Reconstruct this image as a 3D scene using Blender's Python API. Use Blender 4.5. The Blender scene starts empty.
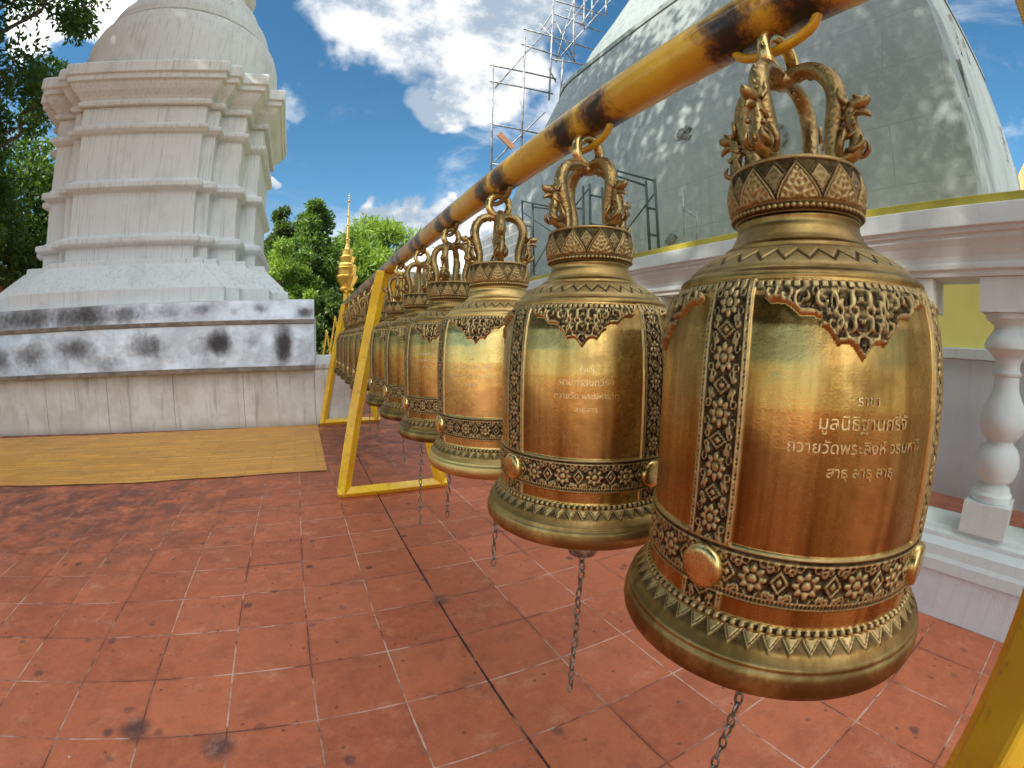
import bpy, math, random
import numpy as np
from mathutils import Vector, Matrix, noise
R_ = math.radians
random.seed(7); RNG = np.random.default_rng(7)
S = bpy.context.scene
COL = S.collection

# ------------------------------------------------------------------ camera (wide action-camera lens)
CAM = np.array([1.29432, -0.91239, 1.18764])
def _rot(yaw, pitch, roll):
    cy, sy, cp, sp = math.cos(yaw), math.sin(yaw), math.cos(pitch), math.sin(pitch)
    f = np.array([sy*cp, cy*cp, sp]); r = np.array([cy, -sy, 0.]); u = np.cross(r, f)
    cr, sr = math.cos(roll), math.sin(roll)
    return r*cr+u*sr, u*cr-r*sr, f
cr_, cu_, cf_ = _rot(.4548, -.0967, .0046)
cd = bpy.data.cameras.new('camera'); cam = bpy.data.objects.new('camera', cd); COL.objects.link(cam)
M4 = Matrix(((cr_[0], cu_[0], -cf_[0], CAM[0]), (cr_[1], cu_[1], -cf_[1], CAM[1]), (cr_[2], cu_[2], -cf_[2], CAM[2]), (0, 0, 0, 1)))
cam.matrix_world = M4
S.camera = cam
cd.clip_start = .02; cd.clip_end = 2000
cd.sensor_fit = 'HORIZONTAL'; cd.sensor_width = 36; cd.sensor_height = 27
S.render.engine = 'CYCLES'
cd.type = 'PANO'
tgt = cd if hasattr(cd, 'panorama_type') else cd.cycles
tgt.panorama_type = 'FISHEYE_LENS_POLYNOMIAL'
tgt.fisheye_fov = 3.1
th = np.linspace(0, 1.35, 400); rmm = 452.16*(th+.0658*th**3)*36/1024
A_ = np.stack([rmm, rmm**2, rmm**3, rmm**4], 1)
kk = np.linalg.lstsq(A_, th, rcond=None)[0]
tgt.fisheye_polynomial_k0 = 0.0
for i in range(4): setattr(tgt, 'fisheye_polynomial_k%d' % (i+1), -float(kk[i]))

# ------------------------------------------------------------------ sky, sun, exposure
SUN = Vector((-.60, -.27, .60)).normalized()     # towards the sun
elev = math.asin(SUN.z)
W = bpy.data.worlds.new('World'); S.world = W; W.use_nodes = True
def nodes(nt): nt.nodes.clear(); return nt.nodes, nt.links
wn, wl = nodes(W.node_tree)
class G:
    """small node-graph helper"""
    def __init__(s, nt): s.nt = nt
    def n(s, t, **k):
        x = s.nt.nodes.new(t)
        for a, b in k.items(): setattr(x, a, b)
        return x
    def l(s, a, b): s.nt.links.new(a, b)
    def set(s, inp, v):
        if hasattr(v, 'is_linked') or isinstance(v, bpy.types.NodeSocket): s.l(v, inp)
        else: inp.default_value = v
    def math(s, op, a, b=0., c=0., clamp=False):
        x = s.n('ShaderNodeMath', operation=op, use_clamp=clamp)
        s.set(x.inputs[0], a); s.set(x.inputs[1], b); s.set(x.inputs[2], c); return x.outputs[0]
    def mix(s, f, a, b, blend='MIX'):
        x = s.n('ShaderNodeMix', data_type='RGBA', blend_type=blend, clamp_factor=True)
        s.set(x.inputs[0], f)
        s.set(x.inputs[6], a if not isinstance(a, tuple) else (*a[:3], 1)); s.set(x.inputs[7], b if not isinstance(b, tuple) else (*b[:3], 1))
        return x.outputs[2]
    def noise(s, vec, scale, detail=4, rough=.5, dist=0.):
        x = s.n('ShaderNodeTexNoise'); s.l(vec, x.inputs['Vector'])
        x.inputs['Scale'].default_value = scale; x.inputs['Detail'].default_value = detail
        x.inputs['Roughness'].default_value = rough; x.inputs['Distortion'].default_value = dist
        return x.outputs[0]
    def ramp(s, v, lo, hi, a=0., b=1.):
        x = s.n('ShaderNodeMapRange', interpolation_type='SMOOTHSTEP'); s.set(x.inputs[0], v)
        x.inputs[1].default_value = lo; x.inputs[2].default_value = hi; x.inputs[3].default_value = a; x.inputs[4].default_value = b
        return x.outputs[0]
    def map(s, vec, scale=(1, 1, 1), rot=(0, 0, 0), loc=(0, 0, 0)):
        x = s.n('ShaderNodeMapping'); s.l(vec, x.inputs[0])
        x.inputs['Scale'].default_value = scale; x.inputs['Rotation'].default_value = rot; x.inputs['Location'].default_value = loc
        return x.outputs[0]
g = G(W.node_tree)
sky = g.n('ShaderNodeTexSky', sky_type='NISHITA'); sky.sun_disc = False
sky.sun_elevation = elev; sky.sun_rotation = math.atan2(SUN.x, SUN.y); sky.air_density = 1.0; sky.dust_density = .2; sky.ozone_density = 2.5
co = g.n('ShaderNodeTexCoord').outputs['Generated']
hs = g.n('ShaderNodeHueSaturation'); hs.inputs['Saturation'].default_value = 1.22; hs.inputs['Hue'].default_value = .487; hs.inputs['Value'].default_value = .70
g.l(sky.outputs[0], hs.inputs['Color'])
# cloud cover: streaky noise over the whole vault plus banks in view and unseen ones added as fill light
warp = g.n('ShaderNodeTexNoise'); g.l(co, warp.inputs['Vector']); warp.inputs['Scale'].default_value = 4.5; warp.inputs['Detail'].default_value = 5
wv = g.n('ShaderNodeVectorMath', operation='MULTIPLY_ADD'); g.l(warp.outputs['Color'], wv.inputs[0]); wv.inputs[1].default_value = (.30, .30, .30); wv.inputs[2].default_value = (-.15, -.15, -.15)
wd = g.n('ShaderNodeVectorMath', operation='ADD'); g.l(co, wd.inputs[0]); g.l(wv.outputs[0], wd.inputs[1])
def bank(az, el, size, amp, flat=1.5):
    """soft blob of cloud at azimuth (clockwise from +Y) and elevation in degrees"""
    a, e = R_(az), R_(el); d = Vector((math.sin(a)*math.cos(e), math.cos(a)*math.cos(e), math.sin(e)))
    sub = g.n('ShaderNodeVectorMath', operation='SUBTRACT'); g.l(wd.outputs[0], sub.inputs[0]); sub.inputs[1].default_value = d
    sc = g.n('ShaderNodeVectorMath', operation='MULTIPLY'); g.l(sub.outputs[0], sc.inputs[0]); sc.inputs[1].default_value = (1, 1, flat)
    ln = g.n('ShaderNodeVectorMath', operation='LENGTH'); g.l(sc.outputs[0], ln.inputs[0])
    return g.ramp(ln.outputs['Value'], size, size*.45, 0, amp)
fld = None
for b in [(14, 36, .20, .95), (22, 31, .15, 1.0), (6, 38, .17, .9), (26, 38, .2, .9), (16, 28, .09, .9), (10.5, 17, .13, 1.2, 2.5), (19, 14, .19, 1.35, 2.2), (13, 12, .15, 1.3, 2.4), (3, 11, .13, 1.2, 2.6), (-5, 17, .05, .9, 2.4), (-7, 26, .07, .5, 2.), (-4, 29, .08, .55),
          (-33, 36, .15, 1.0), (-27, 33, .10, .95), (-24, 38, .09, .5), (-13, 37, .06, .8), (88, 30, .12, .35, 3), (84, 20, .1, .3, 4),
          (150, 40, .8, 1.1), (-120, 45, .8, 1.1), (200, 20, .6, 1.), (-75, 30, .35, .8), (-80, 65, .7, 1.1), (110, 65, .5, 1.)]:  # unseen banks behind and overhead, added to brighten the shaded court
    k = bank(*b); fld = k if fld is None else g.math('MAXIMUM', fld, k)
fine = g.noise(co, 9, 8, .62, .3)
wisp = g.noise(g.map(co, (1, 1, 2.2)), 3.2, 9, .62, .6)
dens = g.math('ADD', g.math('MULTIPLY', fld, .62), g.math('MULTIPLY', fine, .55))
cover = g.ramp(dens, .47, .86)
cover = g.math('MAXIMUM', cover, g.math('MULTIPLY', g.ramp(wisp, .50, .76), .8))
tone = g.noise(g.map(co, (1, 1, 1.4), loc=(.3, .1, 0)), 5.5, 6, .6)
tone2 = g.noise(g.map(co, (1, 1, 1.8), loc=(.1, .5, .2)), 13, 7, .65)
tt = g.math('ADD', g.math('MULTIPLY', tone, .7), g.math('MULTIPLY', tone2, .3))
ccol = g.mix(g.ramp(tt, .42, .57), (1.9, 2.35, 2.9), (5.0, 5.0, 5.0))
sd_n = g.n('ShaderNodeVectorMath', operation='DOT_PRODUCT'); g.l(co, sd_n.inputs[0]); sd_n.inputs[1].default_value = SUN
glow = g.ramp(sd_n.outputs['Value'], .15, .85, 1.0, 4.6)  # clouds brighten towards the sun, out of view, to keep up the ambient light
cv = g.n('ShaderNodeVectorMath', operation='SCALE'); g.l(ccol, cv.inputs[0]); g.l(glow, cv.inputs['Scale']); ccol = cv.outputs[0]
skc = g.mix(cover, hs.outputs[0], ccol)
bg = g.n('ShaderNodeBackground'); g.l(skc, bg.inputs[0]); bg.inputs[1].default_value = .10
wo = g.n('ShaderNodeOutputWorld'); g.l(bg.outputs[0], wo.inputs[0])

sl = bpy.data.lights.new('sun', 'SUN'); sl.energy = 4.2; sl.angle = R_(.55); sl.color = (1, .93, .80)
so = bpy.data.objects.new('sun', sl); COL.objects.link(so)
so.rotation_euler = (-SUN).to_track_quat('-Z', 'Y').to_euler(); so.location = (0, 0, 30)
S.view_settings.view_transform = 'Standard'; S.view_settings.look = 'None'
S.view_settings.gamma = 1; S.view_settings.use_curve_mapping = False
S.view_settings.exposure = 1.22
S.cycles.use_denoising = True
S.cycles.max_bounces = 6; S.cycles.diffuse_bounces = 3; S.cycles.glossy_bounces = 4; S.cycles.transparent_max_bounces = 4
S.cycles.sample_clamp_indirect = 6; S.cycles.caustics_reflective = False; S.cycles.caustics_refractive = False

# ------------------------------------------------------------------ mesh helpers
def tag(o, label=None, cat=None, group=None, kind=None):
    if label: o['label'] = label
    if cat: o['category'] = cat
    if group: o['group'] = group
    if kind: o['kind'] = kind
    return o
def empty(name, loc=(0, 0, 0), rz=0.):
    o = bpy.data.objects.new(name, None); COL.objects.link(o); o.location = loc; o.rotation_euler = (0, 0, rz)
    o.empty_display_size = .1; return o
class MB:
    def __init__(s): s.v = []; s.f = []; s.sm = []
    def add(s, vs, fs, smooth=False):
        b = len(s.v); s.v += [tuple(map(float, p)) for p in vs]; s.f += [tuple(b+i for i in f) for f in fs]; s.sm += [smooth]*len(fs); return s
    def box(s, x0, x1, y0, y1, z0, z1):
        return s.add([(x0, y0, z0), (x1, y0, z0), (x1, y1, z0), (x0, y1, z0), (x0, y0, z1), (x1, y0, z1), (x1, y1, z1), (x0, y1, z1)],
                     [(0, 3, 2, 1), (4, 5, 6, 7), (0, 1, 5, 4), (1, 2, 6, 5), (2, 3, 7, 6), (3, 0, 4, 7)])
    def tube(s, pts, rad, n=10, caps=True, closed=False, square=False):
        P = [Vector(p) for p in pts]; m = len(P)
        rs = rad if hasattr(rad, '__len__') else [rad]*m
        up = None; rings = []
        for i, p in enumerate(P):
            if closed: t = (P[(i+1) % m]-P[i-1]).normalized()
            else: t = (P[min(i+1, m-1)]-P[max(i-1, 0)]).normalized()
            if up is None:
                up = Vector((0, 0, 1)) if abs(t.z) < .9 else Vector((1, 0, 0))
            a = (up-t*up.dot(t)).normalized(); up = a; b = t.cross(a)
            rings.append([p+(a*math.cos(2*math.pi*(k+.5*square)/n)+b*math.sin(2*math.pi*(k+.5*square)/n))*rs[i] for k in range(n)])
        vs = [q for r in rings for q in r]; fs = []
        for i in range(m if closed else m-1):
            j = (i+1) % m
            for k in range(n): fs.append((i*n+k, i*n+(k+1) % n, j*n+(k+1) % n, j*n+k))
        if caps and not closed: fs.append(tuple(range(n))[::-1]); fs.append(tuple((m-1)*n+k for k in range(n)))
        return s.add(vs, fs, not square)
    def bar(s, a, b, w, n=4): return s.tube([a, b], w*(.7071 if n == 4 else 1), n, square=(n == 4))
    def lathe(s, prof, n=48, cx=0, cy=0, smooth=True, rot=0.):
        vs = []; m = len(prof)
        for r, z in prof:
            for k in range(n): a = 2*math.pi*k/n+rot; vs.append((cx+r*math.cos(a), cy+r*math.sin(a), z))
        fs = [(i*n+k, i*n+(k+1) % n, (i+1)*n+(k+1) % n, (i+1)*n+k) for i in range(m-1) for k in range(n)]
        fs.append(tuple(range(n))[::-1]); fs.append(tuple((m-1)*n+k for k in range(n)))
        return s.add(vs, fs, smooth)
    def loft(s, rings, smooth=False, caps=True):
        n = len(rings[0]); vs = [p for r in rings for p in r]
        fs = [(i*n+k, i*n+(k+1) % n, (i+1)*n+(k+1) % n, (i+1)*n+k) for i in range(len(rings)-1) for k in range(n)]
        if caps: fs.append(tuple(range(n))[::-1]); fs.append(tuple((len(rings)-1)*n+k for k in range(n)))
        return s.add(vs, fs, smooth)
    def build(s, name, mat, parent=None, bevel=0., auto=None):
        me = bpy.data.meshes.new(name); me.from_pydata(s.v, [], s.f); me.polygons.foreach_set('use_smooth', s.sm)
        me.materials.append(mat); me.update()
        if auto: me.set_sharp_from_angle(angle=R_(auto))
        o = bpy.data.objects.new(name, me); COL.objects.link(o)
        if parent is not None: o.parent = parent
        if bevel:
            b = o.modifiers.new('bevel', 'BEVEL'); b.width = bevel; b.segments = 2; b.limit_method = 'ANGLE'; b.angle_limit = R_(40)
        return o
def np_mesh(name, V, F, mat, parent=None, attrs=None, smooth=True):
    me = bpy.data.meshes.new(name); V = np.asarray(V, np.float32); F = np.asarray(F, np.int32); k = F.shape[1]
    me.vertices.add(len(V)); me.vertices.foreach_set('co', V.ravel())
    me.loops.add(F.size); me.loops.foreach_set('vertex_index', F.ravel())
    me.polygons.add(len(F)); me.polygons.foreach_set('loop_start', np.arange(0, F.size, k, dtype=np.int32))
    me.polygons.foreach_set('loop_total', np.full(len(F), k, np.int32))
    me.update(calc_edges=True); me.polygons.foreach_set('use_smooth', np.full(len(F), smooth))
    for a, d in (attrs or {}).items():
        at = me.attributes.new(a, 'FLOAT', 'POINT'); at.data.foreach_set('value', np.asarray(d, np.float32).ravel())
    me.materials.append(mat); me.update()
    o = bpy.data.objects.new(name, me); COL.objects.link(o)
    if parent is not None: o.parent = parent
    return o
def grid_faces(rows, cols, wrap=True):
    i = np.arange(rows-1)[:, None]; k = np.arange(cols if wrap else cols-1)[None, :]; k2 = (k+1) % cols
    return np.stack([i*cols+k, i*cols+k2, (i+1)*cols+k2, (i+1)*cols+k], -1).reshape(-1, 4)
def copy_tree(o, parent=None):
    c = o.copy(); COL.objects.link(c)
    if parent is not None: c.parent = parent
    for ch in list(o.children): copy_tree(ch, c)
    return c

# ------------------------------------------------------------------ materials
def mat(name, fn, **k):
    m = bpy.data.materials.new(name); m.use_nodes = True; m.node_tree.nodes.clear(); q = G(m.node_tree)
    p = q.n('ShaderNodeBsdfPrincipled'); o = q.n('ShaderNodeOutputMaterial'); q.l(p.outputs[0], o.inputs[0])
    tc = q.n('ShaderNodeTexCoord'); fn(q, p, tc.outputs['Object']); return m
def bump(q, p, h, strength=.3, dist=.01, prev=None):
    b = q.n('ShaderNodeBump'); q.l(h, b.inputs['Height']); b.inputs['Strength'].default_value = strength; b.inputs['Distance'].default_value = dist
    if prev is not None: q.l(prev, b.inputs['Normal'])
    q.l(b.outputs[0], p.inputs['Normal']); return b.outputs[0]
def sep(q, v):
    x = q.n('ShaderNodeSeparateXYZ'); q.l(v, x.inputs[0]); return x.outputs
def attr(q, name): x = q.n('ShaderNodeAttribute'); x.attribute_name = name; return x.outputs['Fac']

def m_brass_relief(q, p, co):
    rel, orn = attr(q, 'rel'), attr(q, 'orn')
    n1 = q.noise(co, 11, 7, .65); n2 = q.noise(co, 90, 4, .65); n3 = q.noise(q.map(co, (20, 20, 1.3)), 1, 6, .62, .3); sx = sep(q, co)
    base = q.mix(q.ramp(n3, .36, .64), (.38, .20, .050), (.66, .42, .135))
    base = q.mix(q.math('MULTIPLY', q.ramp(n3, .40, .28), .75), base, (.13, .068, .024))
    base = q.mix(q.math('MULTIPLY', q.ramp(n1, .50, .70), .60), base, (.24, .125, .042))
    shz = q.ramp(sx[2], 1.2625, 1.268); base = q.mix(q.math('MULTIPLY', shz, .7), base, q.mix(q.ramp(n1, .38, .6), (.46, .33, .12), (.22, .145, .055)))
    rimz = q.ramp(sx[2], .835, .815); base = q.mix(q.math('MULTIPLY', rimz, .75), base, q.mix(q.ramp(n1, .38, .6), (.54, .41, .17), (.20, .135, .055)))
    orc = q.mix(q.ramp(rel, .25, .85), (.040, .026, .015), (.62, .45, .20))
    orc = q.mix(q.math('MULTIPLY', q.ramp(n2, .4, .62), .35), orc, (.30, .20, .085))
    oi = q.n('ShaderNodeObjectInfo'); oc = sep(q, oi.outputs['Color'])
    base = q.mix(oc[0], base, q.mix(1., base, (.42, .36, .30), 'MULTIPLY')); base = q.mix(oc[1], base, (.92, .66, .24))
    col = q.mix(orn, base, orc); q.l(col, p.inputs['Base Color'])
    tg = q.n('ShaderNodeTangent', direction_type='RADIAL', axis='Z'); q.l(tg.outputs[0], p.inputs['Tangent']); q.l(q.math('MULTIPLY', q.math('SUBTRACT', 1., orn), .85), p.inputs['Anisotropic'])
    p.inputs['Metallic'].default_value = 1.
    ro = q.math('ADD', q.math('MULTIPLY', n1, .22), q.math('ADD', .16, q.math('ADD', q.math('MULTIPLY', rimz, .14), q.math('MULTIPLY', shz, .10))))
    ro = q.math('ADD', ro, q.math('MULTIPLY', orn, .22)); ro = q.math('ADD', ro, q.math('MULTIPLY', q.ramp(n2, .45, .7), .07))
    q.l(ro, p.inputs['Roughness'])
    scratch = q.noise(q.map(co, (60, 60, 500)), 1, 3, .6)
    bm = q.math('ADD', q.math('MULTIPLY', q.noise(co, 9, 3), 1.), q.math('MULTIPLY', q.noise(co, 300, 3), .06))
    b = bump(q, p, bm, .13, .02)
    bump(q, p, scratch, .05, .001, b)
def m_brass_cast(q, p, co):
    n1 = q.noise(co, 30, 5, .6); n2 = q.noise(co, 160, 4, .6); v = q.n('ShaderNodeTexVoronoi'); q.l(co, v.inputs['Vector']); v.inputs['Scale'].default_value = 120
    ge = q.n('ShaderNodeNewGeometry')
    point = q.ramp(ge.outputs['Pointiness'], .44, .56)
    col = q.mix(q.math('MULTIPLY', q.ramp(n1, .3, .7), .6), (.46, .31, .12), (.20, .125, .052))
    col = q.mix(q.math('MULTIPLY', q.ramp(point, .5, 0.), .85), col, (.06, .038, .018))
    col = q.mix(q.math('MULTIPLY', q.ramp(n2, .55, .75), .5), col, (.76, .57, .27)); q.l(col, p.inputs['Base Color'])
    p.inputs['Metallic'].default_value = 1.; q.l(q.ramp(n2, .3, .7, .27, .46), p.inputs['Roughness'])
    h = q.math('ADD', q.math('MULTIPLY', v.outputs['Distance'], .7), n2); bump(q, p, h, .55, .0025)
def m_brass_plain(q, p, co):
    n1 = q.noise(co, 18, 5, .6); n2 = q.noise(co, 120, 3, .6)
    col = q.mix(q.ramp(n1, .35, .7), (.80, .56, .22), (.46, .28, .09)); q.l(col, p.inputs['Base Color'])
    p.inputs['Metallic'].default_value = 1.; q.l(q.ramp(n2, .3, .7, .20, .36), p.inputs['Roughness']); bump(q, p, n2, .25, .0015)
def m_engraved(q, p, co):
    n = q.noise(co, 200, 3)
    q.l(q.mix(q.ramp(n, .4, .6), (.90, .74, .44), (.66, .47, .20)), p.inputs['Base Color']); p.inputs['Metallic'].default_value = 1.; p.inputs['Roughness'].default_value = .32
def m_chain(q, p, co):
    n = q.noise(co, 60, 4); q.l(q.mix(q.ramp(n, .4, .65), (.22, .17, .12), (.42, .40, .36)), p.inputs['Base Color'])
    p.inputs['Metallic'].default_value = .8; p.inputs['Roughness'].default_value = .45
def m_yellow(q, p, co):
    n = q.noise(co, 5, 6, .65); n2 = q.noise(co, 40, 5, .6); s = sep(q, co)
    col = q.mix(q.ramp(n, .35, .65), (.92, .60, .020), (.80, .44, .018))
    col = q.mix(q.math('MULTIPLY', q.ramp(n2, .58, .72), .6), col, (.30, .14, .03)); q.l(col, p.inputs['Base Color'])
    p.inputs['Roughness'].default_value = .34; p.inputs['Coat Weight'].default_value = .25; bump(q, p, n2, .15, .003)
def m_rail(q, p, co):
    n = q.noise(co, 7, 6, .65); n2 = q.noise(co, 26, 6, .7); s = sep(q, co)
    col = q.mix(q.ramp(n, .35, .65), (.92, .66, .055), (.82, .49, .035))
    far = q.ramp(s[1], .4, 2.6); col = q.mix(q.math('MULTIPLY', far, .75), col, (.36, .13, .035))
    # burnt and greasy patches where each hook is welded to the pipe
    ph = q.math('FRACT', q.math('DIVIDE', q.math('ADD', s[1], .566+.263), .526))
    dd = q.math('ABSOLUTE', q.math('SUBTRACT', q.math('ABSOLUTE', q.math('SUBTRACT', ph, .5)), .13))
    d3 = q.math('ADD', dd, q.math('MULTIPLY', q.math('SUBTRACT', n2, .5), .30))
    low = q.ramp(q.math('ADD', s[2], q.math('MULTIPLY', q.math('SUBTRACT', n2, .5), .09)), 1.786, 1.728)
    burn = q.math('MULTIPLY', q.ramp(d3, .13, .02), q.math('ADD', q.math('MULTIPLY', low, .95), .03))
    halo = q.math('MULTIPLY', q.ramp(d3, .17, .05), q.math('ADD', q.math('MULTIPLY', low, .75), .15)); col = q.mix(q.math('MULTIPLY', halo, .8), col, (.30, .085, .022))
    chip = q.noise(co, 60, 6, .75); col = q.mix(q.math('MULTIPLY', q.ramp(chip, .62, .68), .7), col, (.16, .06, .03))
    col = q.mix(burn, col, (.018, .014, .012)); q.l(col, p.inputs['Base Color'])
    q.l(q.ramp(n, .3, .7, .24, .42), p.inputs['Roughness']); p.inputs['Coat Weight'].default_value = .3; bump(q, p, q.math('ADD', n2, q.math('MULTIPLY', chip, .4)), .3, .004)
def m_floor(q, p, co):
    s = sep(q, co); T = .30
    wob = q.math('MULTIPLY', q.math('SUBTRACT', q.noise(co, 3.1, 3), .5), .006)
    def jd(c):
        f = q.math('FRACT', q.math('ADD', q.math('DIVIDE', q.math('ADD', c, wob), T), .5))
        return q.math('MULTIPLY', q.math('ABSOLUTE', q.math('SUBTRACT', f, .5)), T)
    dx, dy = jd(s[0]), jd(s[1])
    dj = q.math('MINIMUM', dx, dy)
    tx = q.math('FLOOR', q.math('DIVIDE', s[0], T)); ty = q.math('FLOOR', q.math('DIVIDE', s[1], T))
    cmb = q.n('ShaderNodeCombineXYZ'); q.l(tx, cmb.inputs[0]); q.l(ty, cmb.inputs[1])
    wn_ = q.n('ShaderNodeTexWhiteNoise'); q.l(cmb.outputs[0], wn_.inputs['Vector'])
    n1 = q.noise(co, 1.1, 5, .6); n2 = q.noise(co, 22, 6, .7); n3 = q.noise(co, 160, 4, .7); n4 = q.noise(co, 4.5, 7, .68, .4)
    col = q.mix(wn_.outputs['Value'], (.48, .118, .050), (.64, .178, .075))
    col = q.mix(q.math('MULTIPLY', q.ramp(n2, .35, .7), .55), col, (.62, .20, .09))
    col = q.mix(q.math('MULTIPLY', q.ramp(n3, .5, .75), .35), col, (.80, .34, .18))
    # long-trodden grime: darker and purplish beside the plinth and mat
    zone = q.math('MULTIPLY', q.ramp(s[0], 1.9, -.4), q.ramp(s[1], .7, 2.6))
    zone = q.math('MAXIMUM', zone, q.ramp(s[1], 2.2, 4.2))
    grime = q.math('MULTIPLY', q.math('ADD', q.math('MULTIPLY', zone, .92), .14), q.ramp(n4, .34, .60))
    col = q.mix(q.math('MULTIPLY', grime, .82), col, (.16, .062, .045))
    # drops of soot and oil
    v = q.n('ShaderNodeTexVoronoi', feature='F1'); q.l(co, v.inputs['Vector']); v.inputs['Scale'].default_value = 3.3; v.inputs['Randomness'].default_value = 1
    vd = q.math('ADD', v.outputs['Distance'], q.math('MULTIPLY', q.math('SUBTRACT', n2, .5), .22))
    vs = sep(q, v.outputs['Color'])
    spot = q.math('MULTIPLY', q.ramp(vd, .26, .06), q.ramp(vs[0], .62, .95, 0, .95))
    v2 = q.n('ShaderNodeTexVoronoi', feature='F1'); q.l(co, v2.inputs['Vector']); v2.inputs['Scale'].default_value = 9
    vd2 = q.math('ADD', v2.outputs['Distance'], q.math('MULTIPLY', q.math('SUBTRACT', n2, .5), .25)); vs2 = sep(q, v2.outputs['Color'])
    spot2 = q.math('MULTIPLY', q.ramp(vd2, .26, .10), q.ramp(vs2[1], .62, .9, 0, .75))
    col = q.mix(q.math('MAXIMUM', spot, spot2), col, (.085, .050, .045))
    vn = q.n('ShaderNodeTexVoronoi', feature='F1'); q.l(co, vn.inputs['Vector']); vn.inputs['Scale'].default_value = 5.1; vc = sep(q, vn.outputs['Color'])
    col = q.mix(q.math('MULTIPLY', q.ramp(vn.outputs['Distance'], .035, .02), q.ramp(vc[2], .8, .82)), col, (.72, .62, .52))
    mott = q.noise(co, 8.5, 8, .72); col = q.mix(q.math('MULTIPLY', q.ramp(mott, .46, .66), .42), col, (.30, .085, .042))
    mot2 = q.noise(q.map(co, loc=(5, 3, 0)), 6.0, 8, .75); col = q.mix(q.math('MULTIPLY', q.ramp(mot2, .52, .70), .35), col, (.80, .40, .24))
    pit = q.noise(co, 95, 3, .6); col = q.mix(q.math('MULTIPLY', q.ramp(pit, .62, .70), .6), col, (.22, .075, .05))
    g5 = q.n('ShaderNodeTexVoronoi', feature='F1'); q.l(co, g5.inputs['Vector']); g5.inputs['Scale'].default_value = 22; gc = sep(q, g5.outputs['Color'])
    col = q.mix(q.math('MULTIPLY', q.ramp(q.math('ADD', g5.outputs['Distance'], q.math('MULTIPLY', pit, .2)), .30, .18), q.ramp(gc[0], .72, .80, 0, .75)), col, (.13, .055, .04))
    # joints: pale mortar in places, open and dark in others, broken where dirt has filled them
    jn = q.noise(co, 2.3, 5, .65); jn2 = q.noise(co, 11, 6, .7); pale = q.ramp(jn, .44, .56)
    jc = q.mix(pale, (.11, .040, .026), (.66, .47, .36))
    jwid = q.math('ADD', q.math('MULTIPLY', jn2, .006), .0002)
    jw = q.ramp(q.math('DIVIDE', q.math('ADD', dj, q.math('MULTIPLY', q.math('SUBTRACT', n2, .5), .005)), jwid), 1.15, .55)
    col = q.mix(q.math('MULTIPLY', q.math('MULTIPLY', jw, q.ramp(jn2, .36, .56, .35, 1.)), q.math('SUBTRACT', .95, q.math('MULTIPLY', zone, .6))), col, jc)
    halo = q.math('MULTIPLY', q.ramp(dj, .022, .0), q.ramp(jn, .52, .38)); col = q.mix(q.math('MULTIPLY', halo, .35), col, (.20, .07, .045))
    dk = q.math('ABSOLUTE', q.math('SUBTRACT', q.math('ADD', s[0], wob), 1.8))
    crack = q.math('MULTIPLY', q.ramp(q.math('ADD', dk, q.math('MULTIPLY', q.math('SUBTRACT', n2, .5), .008)), .006, .002), q.ramp(q.noise(co, 3.7, 3), .34, .46))
    col = q.mix(crack, col, (.018, .012, .010))
    dk2 = q.math('MULTIPLY', q.ramp(q.math('ABSOLUTE', q.math('SUBTRACT', q.math('ADD', s[0], wob), 1.5)), .009, .003), q.ramp(s[1], -.15, -.35))
    col = q.mix(q.math('MULTIPLY', dk2, .85), col, (.03, .022, .02))
    q.l(col, p.inputs['Base Color'])
    q.l(q.math('ADD', .42, q.math('MULTIPLY', n2, .25)), p.inputs['Roughness']); p.inputs['Specular IOR Level'].default_value = .35
    h = q.math('SUBTRACT', q.math('MULTIPLY', n3, .12), q.math('MAXIMUM', jw, crack)); b = bump(q, p, h, .5, .002); bump(q, p, n2, .18, .004, b)
def m_mat(q, p, co):
    s = sep(q, co)
    n = q.noise(q.map(co, (2.2, 26, 1)), 1, 5, .6); n2 = q.noise(co, 2.4, 5, .6); n3 = q.noise(co, 90, 3)
    band = q.n('ShaderNodeTexWave', wave_type='BANDS', bands_direction='Y'); q.l(co, band.inputs['Vector'])
    band.inputs['Scale'].default_value = 2.6; band.inputs['Distortion'].default_value = 2.2; band.inputs['Detail'].default_value = 3; band.inputs['Detail Scale'].default_value = 1.3
    col = q.mix(q.ramp(n, .32, .68), (.90, .47, .065), (.74, .31, .040))
    col = q.mix(q.math('MULTIPLY', q.ramp(band.outputs['Fac'], .55, .9), .45), col, (.95, .60, .13))
    col = q.mix(q.math('MULTIPLY', q.ramp(n2, .47, .66), .55), col, (.66, .26, .04))
    bk = q.n('ShaderNodeTexBrick'); q.l(co, bk.inputs['Vector']); bk.inputs['Scale'].default_value = 1; bk.inputs['Brick Width'].default_value = .46; bk.inputs['Row Height'].default_value = .105; bk.inputs['Mortar Size'].default_value = .012; bk.inputs['Mortar Smooth'].default_value = 1
    bk.inputs['Color1'].default_value = (0, 0, 0, 1); bk.inputs['Color2'].default_value = (1, 1, 1, 1); bk.inputs['Mortar'].default_value = (.5, .5, .5, 1); bc = sep(q, bk.outputs['Color'])
    col = q.mix(q.math('MULTIPLY', bc[0], .7), col, (.60, .25, .04)); col = q.mix(q.math('MULTIPLY', bk.outputs['Fac'], .75), col, (.52, .20, .035))
    n5 = q.noise(q.map(co, (1.2, 5, 1)), 1, 7, .7); col = q.mix(q.math('MULTIPLY', q.ramp(n5, .54, .66), .7), col, (.40, .19, .06))
    sc5 = q.noise(co, 7, 8, .75); col = q.mix(q.math('MULTIPLY', q.ramp(sc5, .60, .68), .5), col, (.92, .72, .38))
    q.l(col, p.inputs['Base Color']); p.inputs['Roughness'].default_value = .42; bump(q, p, n3, .1, .002)
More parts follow.
